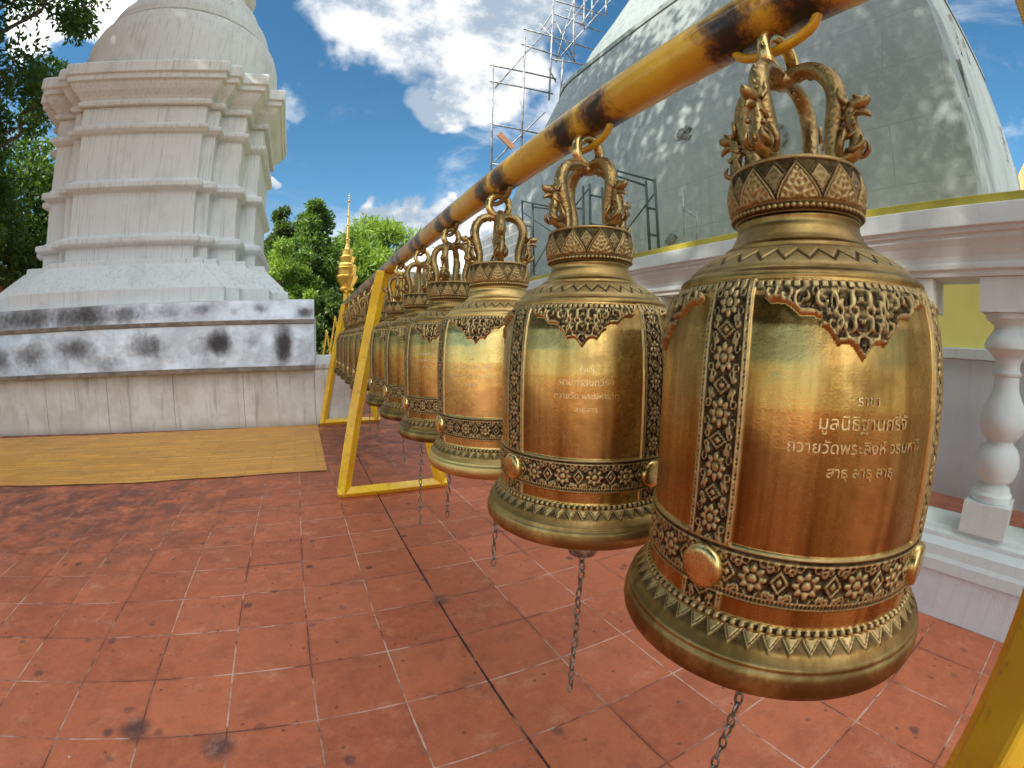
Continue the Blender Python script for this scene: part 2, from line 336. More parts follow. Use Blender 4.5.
def plaster(base, dark, streak=.5, blot=.4, rough=.85, bmp=.25, bs=60):
    def f(q, p, co):
        n1 = q.noise(q.map(co, (24, 24, 1.1)), 1, 7, .7); n2 = q.noise(co, 1.6, 7, .7); n3 = q.noise(co, bs, 5, .65)
        col = q.mix(q.math('MULTIPLY', q.ramp(n1, .48, .72), streak), base, dark)
        col = q.mix(q.math('MULTIPLY', q.ramp(n2, .48, .70), blot), col, dark)
        col = q.mix(q.math('MULTIPLY', q.ramp(n3, .55, .75), .25), col, tuple(min(1, c*1.12) for c in base))
        q.l(col, p.inputs['Base Color']); p.inputs['Roughness'].default_value = rough; p.inputs['Specular IOR Level'].default_value = .25
        b = bump(q, p, n3, bmp, .006); bump(q, p, n2, .2, .03, b)
    return f
def m_plinth(q, p, co):
    s = sep(q, co)
    n1 = q.noise(q.map(co, (7, 7, .5)), 1, 7, .7); n2 = q.noise(co, 2.2, 7, .7); n3 = q.noise(co, 30, 5, .65)
    col = q.mix(q.ramp(n2, .35, .65), (.70, .67, .62), (.56, .52, .46))
    col = q.mix(q.math('MULTIPLY', q.ramp(n1, .52, .68), .6), col, (.24, .21, .18))
    run = q.math('MULTIPLY', q.ramp(q.noise(q.map(co, (26, 26, .35)), 1, 4, .7), .60, .70), q.ramp(s[2], .05, .6))
    col = q.mix(q.math('MULTIPLY', run, .9), col, (.045, .038, .032))
    j = q.math('ABSOLUTE', q.math('SUBTRACT', q.math('FRACT', q.math('DIVIDE', s[0], 1.02)), .5))
    col = q.mix(q.math('MULTIPLY', q.ramp(q.math('ADD', j, q.math('MULTIPLY', n3, .006)), .010, .004), .8), col, (.10, .08, .07))
    col = q.mix(q.math('MULTIPLY', q.ramp(s[2], .14, .0), .5), col, (.30, .24, .19))
    col = q.mix(q.math('MULTIPLY', q.ramp(n3, .66, .74), .6), col, (.06, .05, .045))
    q.l(col, p.inputs['Base Color']); p.inputs['Roughness'].default_value = .85; bump(q, p, q.math('ADD', n3, n2), .3, .01)
def m_tin(q, p, co):
    s = sep(q, co); n = q.noise(co, 3.2, 6, .65); n2 = q.noise(co, 14, 6, .7)
    col = q.mix(q.ramp(n, .35, .65), (.53, .56, .60), (.37, .385, .41))
    q.l(col, p.inputs['Base Color']); ob = attr(q, 'soot')
    sm = q.math('MULTIPLY', q.ramp(q.math('ADD', ob, q.math('MULTIPLY', q.math('SUBTRACT', q.math('ADD', q.math('MULTIPLY', n2, .55), q.math('MULTIPLY', q.noise(q.map(co, (5, 5, 1.6)), 1, 7, .7), .45)), .5), 1.25)), .08, 1.0), .95)
    col = q.mix(sm, col, (.030, .026, .024)); q.l(col, p.inputs['Base Color'])
    q.l(q.math('SUBTRACT', .45, q.math('MULTIPLY', sm, .4)), p.inputs['Metallic']); q.l(q.ramp(sm, 0, 1, .30, .8), p.inputs['Roughness'])
    bump(q, p, q.noise(co, 2.5, 3), .35, .06)
def m_big(q, p, co):
    n1 = q.noise(co, .35, 5, .6); n2 = q.noise(co, 4, 7, .7); n3 = q.noise(q.map(co, (3, 3, .25)), 1, 5, .6); s = sep(q, co)
    col = q.mix(q.ramp(n1, .35, .65), (.205, .235, .232), (.150, .176, .174))
    col = q.mix(q.math('MULTIPLY', q.ramp(n2, .42, .68), .45), col, (.27, .30, .29))
    col = q.mix(q.math('MULTIPLY', q.ramp(n3, .5, .7), .35), col, (.13, .145, .145))
    br = q.n('ShaderNodeTexBrick'); cm = q.n('ShaderNodeCombineXYZ'); q.l(q.math('ADD', s[1], s[0]), cm.inputs[0]); q.l(s[2], cm.inputs[1]); q.l(cm.outputs[0], br.inputs['Vector'])
    br.inputs['Scale'].default_value = 1.; br.inputs['Brick Width'].default_value = 2.3; br.inputs['Row Height'].default_value = 1.15; br.inputs['Mortar Size'].default_value = .018; br.inputs['Mortar Smooth'].default_value = .6
    col = q.mix(q.math('MULTIPLY', br.outputs['Fac'], q.ramp(n2, .35, .6, .05, .55)), col, (.12, .13, .13))
    q.l(col, p.inputs['Base Color']); p.inputs['Roughness'].default_value = .9; p.inputs['Specular IOR Level'].default_value = .2
    b = bump(q, p, n2, .35, .05); bump(q, p, q.noise(co, 25, 4), .25, .01, b)
def m_brick(q, p, co):
    s = sep(q, co); br = q.n('ShaderNodeTexBrick'); cm = q.n('ShaderNodeCombineXYZ'); q.l(q.math('ADD', s[1], s[0]), cm.inputs[0]); q.l(s[2], cm.inputs[1]); q.l(cm.outputs[0], br.inputs['Vector'])
    br.inputs['Scale'].default_value = 1.; br.inputs['Brick Width'].default_value = .85; br.inputs['Row Height'].default_value = .42; br.inputs['Mortar Size'].default_value = .05; br.inputs['Mortar Smooth'].default_value = .3
    n = q.noise(co, 3, 5, .6); a = q.mix(n, (.40, .40, .37), (.28, .285, .265))
    q.l(q.mix(br.outputs['Fac'], a, (.52, .51, .47)), p.inputs['Base Color']); p.inputs['Roughness'].default_value = .9; bump(q, p, br.outputs['Fac'], .5, .03)
def simple(c, rough=.6, metal=0., var=.25, sc=8, bmp=.15):
    def f(q, p, co):
        n = q.noise(co, sc, 5, .6); q.l(q.mix(q.ramp(n, .35, .65), c, tuple(x*(1-var) for x in c)), p.inputs['Base Color'])
        p.inputs['Roughness'].default_value = rough; p.inputs['Metallic'].default_value = metal; bump(q, p, q.noise(co, sc*6, 4), bmp, .004)
    return f
def leafmat(name, a, b, c, trans=.35):
    m = bpy.data.materials.new(name); m.use_nodes = True; m.node_tree.nodes.clear(); q = G(m.node_tree)
    tc = q.n('ShaderNodeTexCoord').outputs['Object']; ge = q.n('ShaderNodeNewGeometry'); rnd = ge.outputs['Random Per Island']
    n = q.noise(tc, .7, 4, .6)
    col = q.mix(q.ramp(n, .38, .62), a, b); col = q.mix(q.math('MULTIPLY', q.ramp(rnd, .5, 1.), .7), col, c)
    p = q.n('ShaderNodeBsdfPrincipled'); q.l(col, p.inputs['Base Color']); p.inputs['Roughness'].default_value = .5; p.inputs['Specular IOR Level'].default_value = .35
    t = q.n('ShaderNodeBsdfTranslucent'); q.l(q.mix(1., col, (1.6, 1.5, .6), 'MULTIPLY'), t.inputs[0])
    mx = q.n('ShaderNodeMixShader'); mx.inputs[0].default_value = trans; q.l(p.outputs[0], mx.inputs[1]); q.l(t.outputs[0], mx.inputs[2])
    o = q.n('ShaderNodeOutputMaterial'); q.l(mx.outputs[0], o.inputs[0]); return m

M = dict(
    relief=mat('brass_relief', m_brass_relief), cast=mat('brass_cast', m_brass_cast), brass=mat('brass_plain', m_brass_plain), engrave=mat('engraved_gold', m_engraved),
    chain=mat('chain_steel', m_chain), yellow=mat('yellow_paint', m_yellow), rail=mat('rail_paint', m_rail), floor=mat('terracotta_tiles', m_floor), matting=mat('vinyl_mat', m_mat),
    white=mat('white_plaster', plaster((.67, .685, .67), (.34, .345, .33), .6, .28)), bal=mat('balustrade_paint', plaster((.68, .74, .71), (.44, .46, .43), .22, .4, .5, .2, 90)),
    rough_white=mat('rough_white_wall', plaster((.72, .73, .74), (.48, .47, .45), .3, .45, .9, .8, 70)), plinth=mat('stained_plinth', m_plinth), tin=mat('sooty_tin', m_tin),
    big=mat('grey_render', m_big), brick=mat('grey_brick', m_brick), ywall=mat('yellow_wall', simple((.88, .76, .22), .7, 0, .12, 2)), ystrip=mat('yellow_strip', simple((.50, .42, .05), .6, 0, .25, 6)),
    gold=mat('gold_leaf', simple((.92, .58, .13), .33, 1., .25, 12, .5)), dsteel=mat('dark_scaffold', simple((.03, .055, .05), .5, .3, .4, 20)),
    steel=mat('scaffold_pipe', simple((.30, .31, .32), .5, .5, .6, 3)), bark=mat('bark', simple((.16, .12, .085), .9, 0, .5, 9, .8)),
    earth=mat('ground_earth', simple((.24, .20, .15), .95, 0, .4, .8)), red=mat('red_paint', simple((.40, .05, .03), .7)), wood=mat('plank_wood', simple((.36, .17, .09), .8, 0, .4, 12)),
    roof=mat('orange_tiles', simple((.55, .27, .11), .8, 0, .5, 14)), terr=mat('terrace_tiles', simple((.50, .17, .09), .7, 0, .3, 10)), creamw=mat('cream_wall', simple((.66, .60, .48), .85, 0, .2, 2)),
    trim=mat('dark_patch', simple((.15, .165, .16), .95, 0, .5, 6, .8)), grime_strip=mat('dark_edge', simple((.27, .215, .165), .6, .3, .4, 8)),
)
LEAF = dict(near=leafmat('leaf_dark', (.030, .062, .014), (.065, .115, .022), (.12, .17, .035), .3),
            mid=leafmat('leaf_mid', (.035, .085, .018), (.075, .15, .025), (.14, .22, .04), .35),
            light=leafmat('leaf_light', (.10, .19, .03), (.17, .27, .045), (.25, .35, .07), .4))

# ------------------------------------------------------------------ ground, paving, mat
gm = MB(); gm.add([(-400, -400, -.02), (400, -400, -.02), (400, 400, -.02), (-400, 400, -.02)], [(0, 1, 2, 3)])
tag(gm.build('ground', M['earth']), kind='structure')
fm = MB(); fm.add([(-14, -12, 0), (3.62, -12, 0), (3.62, 14, 0), (-14, 14, 0)], [(0, 1, 2, 3)])
tag(fm.build('paving', M['floor']), kind='structure')
nx, ny = 60, 24
V = []
for j in range(ny+1):
    for i in range(nx+1):
        x = -8+9.455*i/nx; y = 3.30+2.46*j/ny
        edge = .012*math.sin(x*2.3)+.008*math.sin(x*7.1+1) if j == 0 else 0
        V.append((x, y+edge, .007+.004*(noise.noise(Vector((x*1.5, y*1.5, 0)))+.5)))
F = grid_faces(ny+1, nx+1, False)
tag(np_mesh('floor_mat', V, F, M['matting']), 'long yellow wood-pattern floor mat laid along the stained plinth', 'mat')

# ------------------------------------------------------------------ low plinth and its sooty metal covers
th_p = -.045    # the plinth runs very slightly skew to the tiles
pl = empty('plinth', (1.95, 5.74, 0), th_p)
b = MB(); b.box(-9.5, 0, 0, 4.6, 0, .80); b.box(-9.52, .015, -.015, 4.6, .80, .87); b.build('lower_tier', M['plinth'], pl, .008)
b = MB(); b.box(-9.3, -.55, .10, 4.2, .872, 1.70); b.build('upper_tier', M['white'], pl, .01)
tag(pl, 'low whitewashed masonry plinth streaked with dark runs under the white stupa', 'plinth')
def tin(name, z0, z1, yf, yb, lip, spots, label):
    nx, nz = 150, 20; V = []; so_ = []
    x0, x1 = -8.2, -.50
    for j in range(nz+1):
        for i in range(nx+1):
            u = i/nx; w = j/nz; x = x0+(x1-x0)*u; z = z0+(z1-z0)*w
            y = yf+(yb-yf)*w+.006*noise.noise(Vector((x*2.2, z*4, 3)))
            V.append((x, y, z))
            s_ = 0
            for (sx, sz, rx, rz_, a) in spots: s_ = max(s_, a*math.exp(-((x-sx)/rx)**2-((w-sz)/rz_)**2))
            so_.append(s_)
    root = empty(name, (1.95, 5.74, 0), th_p)
    np_mesh('sheet', V, grid_faces(nz+1, nx+1, False), M['tin'], root, {'soot': so_})
    l = MB(); l.box(x0, x1+.004, yf-.035, yf+.03, z0-lip-.012, z0-.001); l.build('lip', M['grime_strip'], root, .004)
    sd = MB(); sd.add([(x1, yf, z0), (x1, .098, z0), (x1, .098, z1), (x1, yb, z1), (x1-.01, yf, z0), (x1-.01, .098, z0), (x1-.01, .098, z1), (x1-.01, yb, z1)],
                      [(0, 1, 2, 3), (7, 6, 5, 4), (0, 3, 7, 4), (1, 0, 4, 5), (3, 2, 6, 7)]); sd.build('end_plate', M['bal'], root)
    if z1 > 1.6:
        tp = MB(); tp.box(x0, x1, yb, .20, z1+.001, z1+.012); tp.build('top_sheet', M['bal'], root)
    tag(root, label, 'metal cover', 'sheet metal covers on the plinth'); return root
tin('metal_cover', .865, 1.455, -.135, -.105, .05,
    [(-.93, .46, .13, .48, 1.1), (-.75, .6, .3, .3, .25), (-1.35, .58, .13, .26, .42), (-1.83, .56, .19, .32, 1.1), (-2.0, .4, .4, .4, .35), (-2.85, .52, .34, .34, .60), (-2.6, .25, .5, .2, .25), (-4.0, .56, .38, .30, .72), (-4.2, .3, .3, .4, .35), (-4.75, .4, .35, .4, .65), (-5.3, .35, .4, .4, .6), (-5.9, .5, .6, .5, .7), (-3.5, .2, .3, .25, .4), (-2.3, .3, .25, .3, .25), (-1.3, .2, .3, .2, .22)],
    'lower dented sheet metal cover with round soot marks above the bare plinth')
tin('metal_cover', 1.50, 1.765, -.125, -.110, .045,
    [(-.62, .35, .16, .3, .7), (-1.25, .6, .16, .3, .55), (-1.6, .5, .12, .3, .4), (-2.05, .6, .2, .3, .5), (-3.2, .5, .35, .6, .6), (-3.9, .5, .6, .8, .85), (-4.8, .5, .8, .8, .75), (-6, .5, .9, .8, .9), (-3.5, .3, .12, .4, .5), (-2.6, .5, .3, .5, .45)],
    'upper narrow sheet metal cover blackened by smoke under the stupa base')

# ------------------------------------------------------------------ white stupa
SCL = 1.033
CX, CY = -1.516, 8.488
def redent(o):
    """stepped-corner plan; o = how far the outline stands out from the shaft wall"""
    a, b, c, w = (1.0+o)*SCL, (1.19+o)*SCL, (1.60+o)*SCL, (1.86+o)*SCL; d1, d2 = .14*SCL, .36*SCL
    q = [(w, a), (c, a), (c, w-d2), (b, w-d2), (b, w-d1), (a, w-d1), (a, w)]
    return [(x, y) for x, y in q]+[(-x, y) for x, y in q[::-1]]+[(-x, -y) for x, y in q]+[(x, -y) for x, y in q[::-1]]
ws = empty('white_stupa', (CX, CY, 1.70))
def wpart(name, levels, mat_=None):
    zz = lambda z: (z-1.188)*SCL+1.188-1.70
    m_ = MB(); m_.loft([[(x, y, zz(z)) for x, y in redent(o)] for z, o in levels]); return m_.build(name, mat_ or M['white'], ws, .014)
wpart('base_flare', [(1.70, .62), (1.97, .62), (1.99, .56), (2.05, .53), (2.34, .25), (2.36, .22), (2.44, .21)])
wpart('shaft', [(2.44, .03), (2.66, .03), (2.68, .09), (2.72, .13), (2.79, .13), (2.83, .03), (2.86, .0),
                (3.50, .0), (3.52, .05), (3.56, .11), (3.64, .11), (3.68, .03), (3.72, .0),
                (4.44, .0), (4.46, .05), (4.51, .10), (4.57, .10), (4.60, .03), (4.90, .03)])
wpart('cornice', [(4.90, .10), (4.96, .12), (4.99, .08), (5.05, .12), (5.12, .19), (5.20, .24), (5.245, .25), (5.255, .30), (5.34, .30), (5.355, .34), (5.53, .34), (5.57, .30)])
dome = [(1.86, 5.58), (1.91, 5.9), (1.93, 6.25), (1.90, 6.55), (1.82, 6.80), (1.76, 6.86), (1.60, 6.88), (1.60, 6.92), (1.67, 6.97), (1.66, 7.12), (1.58, 7.34), (1.52, 7.40), (1.36, 7.42), (1.36, 7.46), (1.42, 7.50), (1.40, 7.62), (1.32, 7.80), (1.26, 7.85), (1.12, 7.87), (1.12, 7.90), (1.16, 7.94), (1.12, 8.06), (1.04, 8.16), (1.0, 8.28), (1.10, 8.34), (1.16, 8.5), (1.10, 8.7), (.8, 8.8), (.6, 9.0), (.5, 9.6), (.35, 10.6), (.2, 11.6), (.05, 12.4)]
m_ = MB(); m_.lathe([(r*SCL, (z-1.188)*SCL+1.188-1.70) for r, z in dome], 64); m_.build('dome', M['white'], ws, auto=14)
tag(ws, 'whitewashed stupa with stepped corners, heavy cornice and ringed dome behind the plinth', 'stupa')

# ------------------------------------------------------------------ balustrade and terrace on the right
bl = empty('balustrade', (3.6, 0, 0))
Y0, Y1 = -4.5, 13.2
def extr(name, prof, y0, y1, mt, parent, bevel=.004):
    """extrude an (x, z) outline along Y"""
    m_ = MB(); m_.loft([[(x, y0, z) for x, z in prof], [(x, y1, z) for x, z in prof]]); return m_.build(name, mt, parent, bevel)
extr('base_wall', [(0, 0), (.30, 0), (.30, .225), (0, .225)], Y0, Y1, M['rough_white'], bl)
extr('base_moulding', [(-.012, .227), (.30, .227), (.30, .425), (.055, .425), (.045, .405), (.03, .395), (.028, .375), (.0, .345), (-.004, .30), (-.012, .28)], Y0, Y1, M['bal'], bl)
hr = [(.0, 1.515), (.26, 1.515), (.26, 1.80), (-.085, 1.80), (-.088, 1.712), (-.070, 1.708), (-.068, 1.690), (-.052, 1.686), (-.050, 1.668), (-.030, 1.640), (-.012, 1.600), (-.008, 1.572), (-.016, 1.568), (-.016, 1.545), (-.0, 1.540)]
extr('handrail', hr[::-1], Y0, Y1, M['bal'], bl)
extr('coping_strip', [(-.055, 1.802), (.22, 1.802), (.22, 1.845), (-.055, 1.845)][::-1], Y0, Y1, M['ystrip'], bl)
bprof = [(.062, .620), (.098, .625), (.100, .645), (.085, .655), (.088, .675), (.070, .700), (.066, .708)]
bprof = [(.090, .5655), (.096, .572), (.096, .600), (.084, .612), (.080, .628), (.062, .640), (.060, .648), (.085, .665), (.100, .700), (.104, .735), (.097, .775), (.080, .805), (.062, .818), (.060, .832), (.070, .838), (.096, .865), (.106, .900), (.106, .930), (.096, .970), (.075, 1.010), (.060, 1.045), (.056, 1.105), (.066, 1.110), (.068, 1.120), (.058, 1.128), (.055, 1.150), (.062, 1.180), (.090, 1.208), (.110, 1.222), (.111, 1.235), (.100, 1.262), (.078, 1.290), (.066, 1.308), (.068, 1.318), (.090, 1.335), (.106, 1.345), (.108, 1.368)]
kb = 0
proto_b = None
y = -.69-.45*7
while y < Y1-.3:
    if proto_b is None:
        m_ = MB(); m_.lathe(bprof, 40, smooth=True)
        m_.box(-.105, .105, -.105, .105, .4265, .566); m_.box(-.118, .118, -.118, .118, 1.3685, 1.5135)
        proto_b = m_.build('baluster', M['bal'], bl, auto=30); o = proto_b
    else:
        o = proto_b.copy(); COL.objects.link(o); o.parent = bl
    o.location = (.13, y, 0)
    y += .45
tag(bl, 'pale grey painted balustrade of turned balusters with a heavy moulded handrail right of the bells', 'balustrade')
tfm = MB(); tfm.box(3.905, 4.30, Y0, Y1, 0, .405); tag(tfm.build('terrace_floor', M['terr']), kind='structure')
tw = empty('terrace_wall', (4.25, 0, 0))
m_ = MB(); m_.box(0, 6, Y0, Y1, .40, 1.16); m_.build('lower_wall', M['rough_white'], tw)
m_ = MB(); m_.box(-.035, 6, Y0, Y1, 1.162, 1.222); m_.build('ledge', M['bal'], tw, .005)
m_ = MB(); m_.box(.03, 6, Y0, Y1, 1.224, 1.70); m_.build('upper_wall', M['ywall'], tw)
tag(tw, 'terrace wall behind the balustrade, white below and yellow above', 'wall')

# ------------------------------------------------------------------ great stupa
gs = empty('great_stupa', (20, 11, 1.7))
OX, OY = 20-CAM[0], 11-CAM[1]
#        z    front  near   far side  back  (offsets from the observer's court corner)
GP = [(1.5, 8.46, 1.10, 22.6, 31), (6.0, 8.52, 1.25, 22.2, 31), (7.2, 8.70, 1.35, 21.2, 30), (8.2, 8.86, 1.43, 20.3, 28.5), (9.2, 9.02, 1.52, 19.5, 27), (10.4, 9.25, 1.66, 18.6, 25.5), (11.8, 9.55, 1.84, 17.5, 24)]
def gring(z, x0, y0, y1, x1, rad=3.4):
    """rectangular plan, sharp near corner, rounded far corners"""
    pts = [(x0, y0)]
    for c, a0 in (((x1-rad, y0+rad), -90), ((x1-rad, y1-rad), 0), ((x0+rad, y1-rad), 90)):
        for k in range(9):
            a = R_(a0+90*k/8); pts.append((c[0]+rad*math.cos(a), c[1]+rad*math.sin(a)))
    return [(x-OX, y-OY, z-1.7) for x, y in pts]
m_ = MB(); m_.loft([gring(*g_) for g_ in GP], smooth=True); m_.build('drum', M['big'], gs, auto=28)
prof2 = [(11.8, .40), (13.5, .95), (15, 1.7), (17, 2.6), (19, 3.6), (21, 4.7), (23, 5.8), (25, 6.6), (28, 7.0)]
m_ = MB(); m_.loft([gring(z, 9.55+d, 1.84+d, 17.5-d, 24-d, min(3.0, (14.4-2*d)*.45)) for z, d in prof2], smooth=True); m_.build('upper_body', M['big'], gs, auto=28)
m_ = MB(); m_.loft([gring(z, 9.55-e_, 1.84-e_, 17.5+e_, 24+e_) for z, e_ in ((11.801, .05), (12.0, .05), (12.06, -.02))]); m_.build('ledge', M['big'], gs, .02)
def gface(z): return float(np.interp(z, [g_[0] for g_ in GP], [g_[1] for g_ in GP]))-OX
def gside(z): return float(np.interp(z, [g_[0] for g_ in GP], [g_[2] for g_ in GP]))-OY
m_ = MB(); m_.box(8.0-OX, 8.6-OX, 15.8-OY, 21.8-OY, 0, 4.3); m_.build('buttress', M['brick'], gs, .03)
def patch(yo, z, r, seed):
    rr = random.Random(seed); m_ = MB()
    h = -gface(z)
    for k in range(7):
        h += .007
        w = r*rr.uniform(.3, .6); yy = yo+rr.uniform(-r, r)*.7; zz = z+rr.uniform(-r, r)*.7
        m_.add([(-h-.02, yy-w, zz-1.7), (-h-.02, yy, zz-w*.8-1.7), (-h-.02, yy+w, zz-1.7), (-h-.02, yy, zz+w*.8-1.7), (-h+.05, yy-w, zz-1.7), (-h+.05, yy, zz-w*.8-1.7), (-h+.05, yy+w, zz-1.7), (-h+.05, yy, zz+w*.8-1.7)],
               [(0, 1, 2, 3), (0, 4, 5, 1), (1, 5, 6, 2), (2, 6, 7, 3), (3, 7, 4, 0)])
    m_.build('damaged_patch', M['trim'], gs)
for yo, z, r0, sd_ in ((5.0, 5.6, .26, 1), (7.6, 6.6, .26, 2), (11.1, 8.4, .28, 5), (8.2, 3.8, .22, 6)): patch(yo-OY, z, r0, sd_)
# slit openings down the side face
rr = random.Random(5)
for k in range(14):
    x = rr.uniform(9.4, 24)-OX; z = 3.2+rr.uniform(0, 6.0)
    L_ = rr.uniform(.35, .8); w_ = .08+.02*(x+10); m_ = MB(); m_.box(x, x+w_, gside(z)-.02, gside(z)+.4, z-1.7, z+L_-1.7); m_.build('slit_opening', M['trim'], gs)
tag(gs, 'huge grey rendered stupa rising behind the balustrade with leaf-dappled light', 'stupa')
# ------------------------------------------------------------------ scaffolding
sc_ = empty('pipe_scaffolding', (10, 20, 0))
def seg(a, b, nm, r=.035, y=20.):
    """pipe between two (x, z) points of the scaffold lift standing at distance y"""
    A = Vector((a[0], y, a[1])); B = Vector((b[0], y, b[1])); m_ = MB(); o_ = Vector((10, 20, 0)); m_.bar(A-o_, B-o_, r, 8); return m_.build(nm, M['steel'], sc_)
for a, b in (((10.28, 16.41), (10.28, 9.12)), ((12.25, 18.84), (11.99, 10.76)), ((14.25, 22.60), (13.77, 15.00)), ((16.57, 23.64), (16.43, 21.04)), ((18.40, 24.50), (18.30, 23.20)), ((14.79, 18.25), (14.59, 15.91)), ((15.78, 23.28), (15.54, 18.37))): seg(a, b, 'upright', .062)
for a, b in (((10.11, 16.29), (14.27, 16.57)), ((10.13, 15.25), (14.04, 15.48)), ((11.99, 18.32), (14.58, 18.25)), ((12.19, 19.49), (17.59, 19.74)), ((14.32, 21.47), (17.69, 21.40)), ((14.43, 22.60), (18.29, 23.02)), ((10.29, 12.64), (13.16, 12.68)), ((13.96, 17.89), (16.75, 18.35)), ((10.32, 10.34), (11.93, 10.40))): seg(a, b, 'ledger', .052)
for a, b in (((10.43, 14.88), (14.38, 21.01)), ((14.29, 17.79), (19.33, 25.52)), ((10.43, 10.48), (13.50, 14.14)), ((14.31, 20.98), (15.64, 18.25)), ((15.87, 23.67), (14.29, 17.79)), ((13.26, 20.26), (15.43, 18.33)), ((14.63, 19.85), (17.07, 24.23)), ((16.14, 21.24), (17.89, 24.44)), ((13.55, 17.54), (14.26, 16.36))): seg(a, b, 'brace', .045)
for a, b in (((14.01, 20.89), (14.92, 22.75)), ((15.93, 23.35), (18.70, 23.65)), ((18.13, 25.24), (18.00, 23.17))): seg(a, b, 'ledger', .045, 21.2)
tag(sc_, 'tall steel pipe scaffolding standing against the shoulder of the great stupa', 'scaffolding')
pk = (11.01, 19.8, 11.71); m_ = MB(); m_.box(-.55, .55, -.04, .04, -.16, .16); o = m_.build('plank_bundle', M['wood']); o.location = pk; o.rotation_euler = (0, R_(38), 0)
tag(o, 'reddish bundle of planks slung on the pipe scaffolding over the rail', 'planks')
# dark painted scaffold frames behind the handrail
ds = empty('scaffold_frames', (7.0, 6, 1.7))
# walk-through frames seen edge on and a braced bay between them
XS = 7.3
def dbar(a, b, r=.022, nm='tube', x=XS):
    A = Vector((x, *a)); B = Vector((x, *b)); m_ = MB(); o_ = Vector((7, 6, 1.7)); m_.bar(A-o_, B-o_, r, 8); m_.build(nm, M['dsteel'], ds)
for a, b in (((5.27, 4.30), (5.20, 2.67)), ((5.52, 4.33), (5.45, 2.71)), ((7.39, 4.81), (7.37, 2.97)), ((6.92, 4.58), (6.89, 2.90)), ((7.65, 4.83), (7.64, 3.01)), ((10.76, 5.33), (10.62, 3.07)), ((10.12, 5.07), (10.02, 2.99))): dbar(a, b, .028, 'post')
for a, b in (((6.73, 4.98), (5.26, 4.26)), ((6.73, 4.87), (5.51, 4.23)), ((10.76, 5.30), (9.06, 4.67)), ((10.14, 4.96), (8.86, 4.54)), ((5.53, 3.80), (5.23, 3.68)), ((5.50, 3.26), (5.22, 3.17)), ((7.38, 4.54), (6.89, 4.34)), ((7.35, 3.84), (6.91, 3.70)), ((10.69, 4.56), (10.09, 4.36)), ((7.62, 4.26), (8.67, 4.57)), ((6.03, 2.78), (5.20, 2.90)), ((8.65, 5.62), (6.69, 4.97))): dbar(a, b, .022, 'rung')
for a, b in (((5.30, 4.01), (6.11, 3.46)), ((10.76, 4.97), (9.06, 4.00)), ((8.87, 4.01), (10.26, 3.02)), ((7.41, 4.71), (8.67, 4.10)), ((7.39, 3.83), (6.61, 3.12)), ((6.11, 3.46), (6.61, 3.12))): dbar(a, b, .016, 'brace')
tag(ds, 'dark green painted scaffold frames standing on the terrace behind the second bell', 'scaffolding')
# pale pole and frame leaning on the grey wall
lp = empty('leaning_frame', (8.6, 5, 1.7))
for a, b in (((5.74, 4.49), (5.77, 3.12)), ((5.37, 3.91), (5.40, 3.11)), ((5.76, 4.09), (5.38, 3.79))):
    A = Vector((8.6, *a)); B = Vector((8.6, *b)); m_ = MB(); m_.bar(A-Vector((8.6, 5, 1.7)), B-Vector((8.6, 5, 1.7)), .018, 8); m_.build('pole', M['steel'], lp)
tag(lp, 'thin pale metal frame leaning on the grey stupa wall between the two nearest bells', 'frame')

# ------------------------------------------------------------------ bell stand
bs = empty('bell_stand', (1.93, 2.5, 0))
def L(p): return (p[0]-1.93, p[1]-2.5, p[2])
m_ = MB()
ys = np.linspace(-1.75, 6.05, 60)
m_.tube([L((1.93, y_, 1.742)) for y_ in ys], .049, 28)
# the rail's material is laid out in world metres, so its mesh keeps them
for i in range(len(m_.v)): x, y, z = m_.v[i]; m_.v[i] = (x+1.93, y+2.5, z)
o = m_.build('rail', M['rail'], bs); o.location = (-1.93, -2.5, 0)
def aframe(y):
    fr = empty('end_frame', (0, y-2.5, 0)); fr.parent = bs
    w = .030
    wl_, wf = (.056, .052) if y < 0 else (.082, .072)
    for sgn in (-1, 1):
        l = MB(); l.tube([(sgn*.395, 0, .03), (sgn*.048, 0, 1.70)], wl_*.66, 4); l.sm = [False]*len(l.sm); l.build('leg', M['yellow'], fr, .006)
    l = MB(); l.tube([(-.44, 0, .042), (.44, 0, .042)], wf*.62, 4); l.sm = [False]*len(l.sm); l.build('foot_bar', M['yellow'], fr, .006)
    l = MB(); l.box(-.095, .095, -.008, .008, 1.56, 1.715); l.build('gusset', M['yellow'], fr, .002)
for y in (-.957, 2.5, 5.70): aframe(y)
YB = [-.566+.526*k for k in range(12) if k != 6]
for k, y in enumerate(YB):
    l = MB(); pts = []
    for i in range(17):
        a = math.pi*i/16; pts.append((0, y-2.5-.085*math.cos(a)*(1.0 if abs(math.cos(a)) < .9 else .98), 1.708-.044*math.sin(a)**.8 if 0 < i < 16 else 1.712))
    l.tube(pts, .0085, 12); l.build('hanger_loop', M['yellow'] if k < 2 else M['cast'], bs)
tag(bs, 'long yellow painted steel stand whose burnt pipe rail carries the row of bells', 'bell stand')

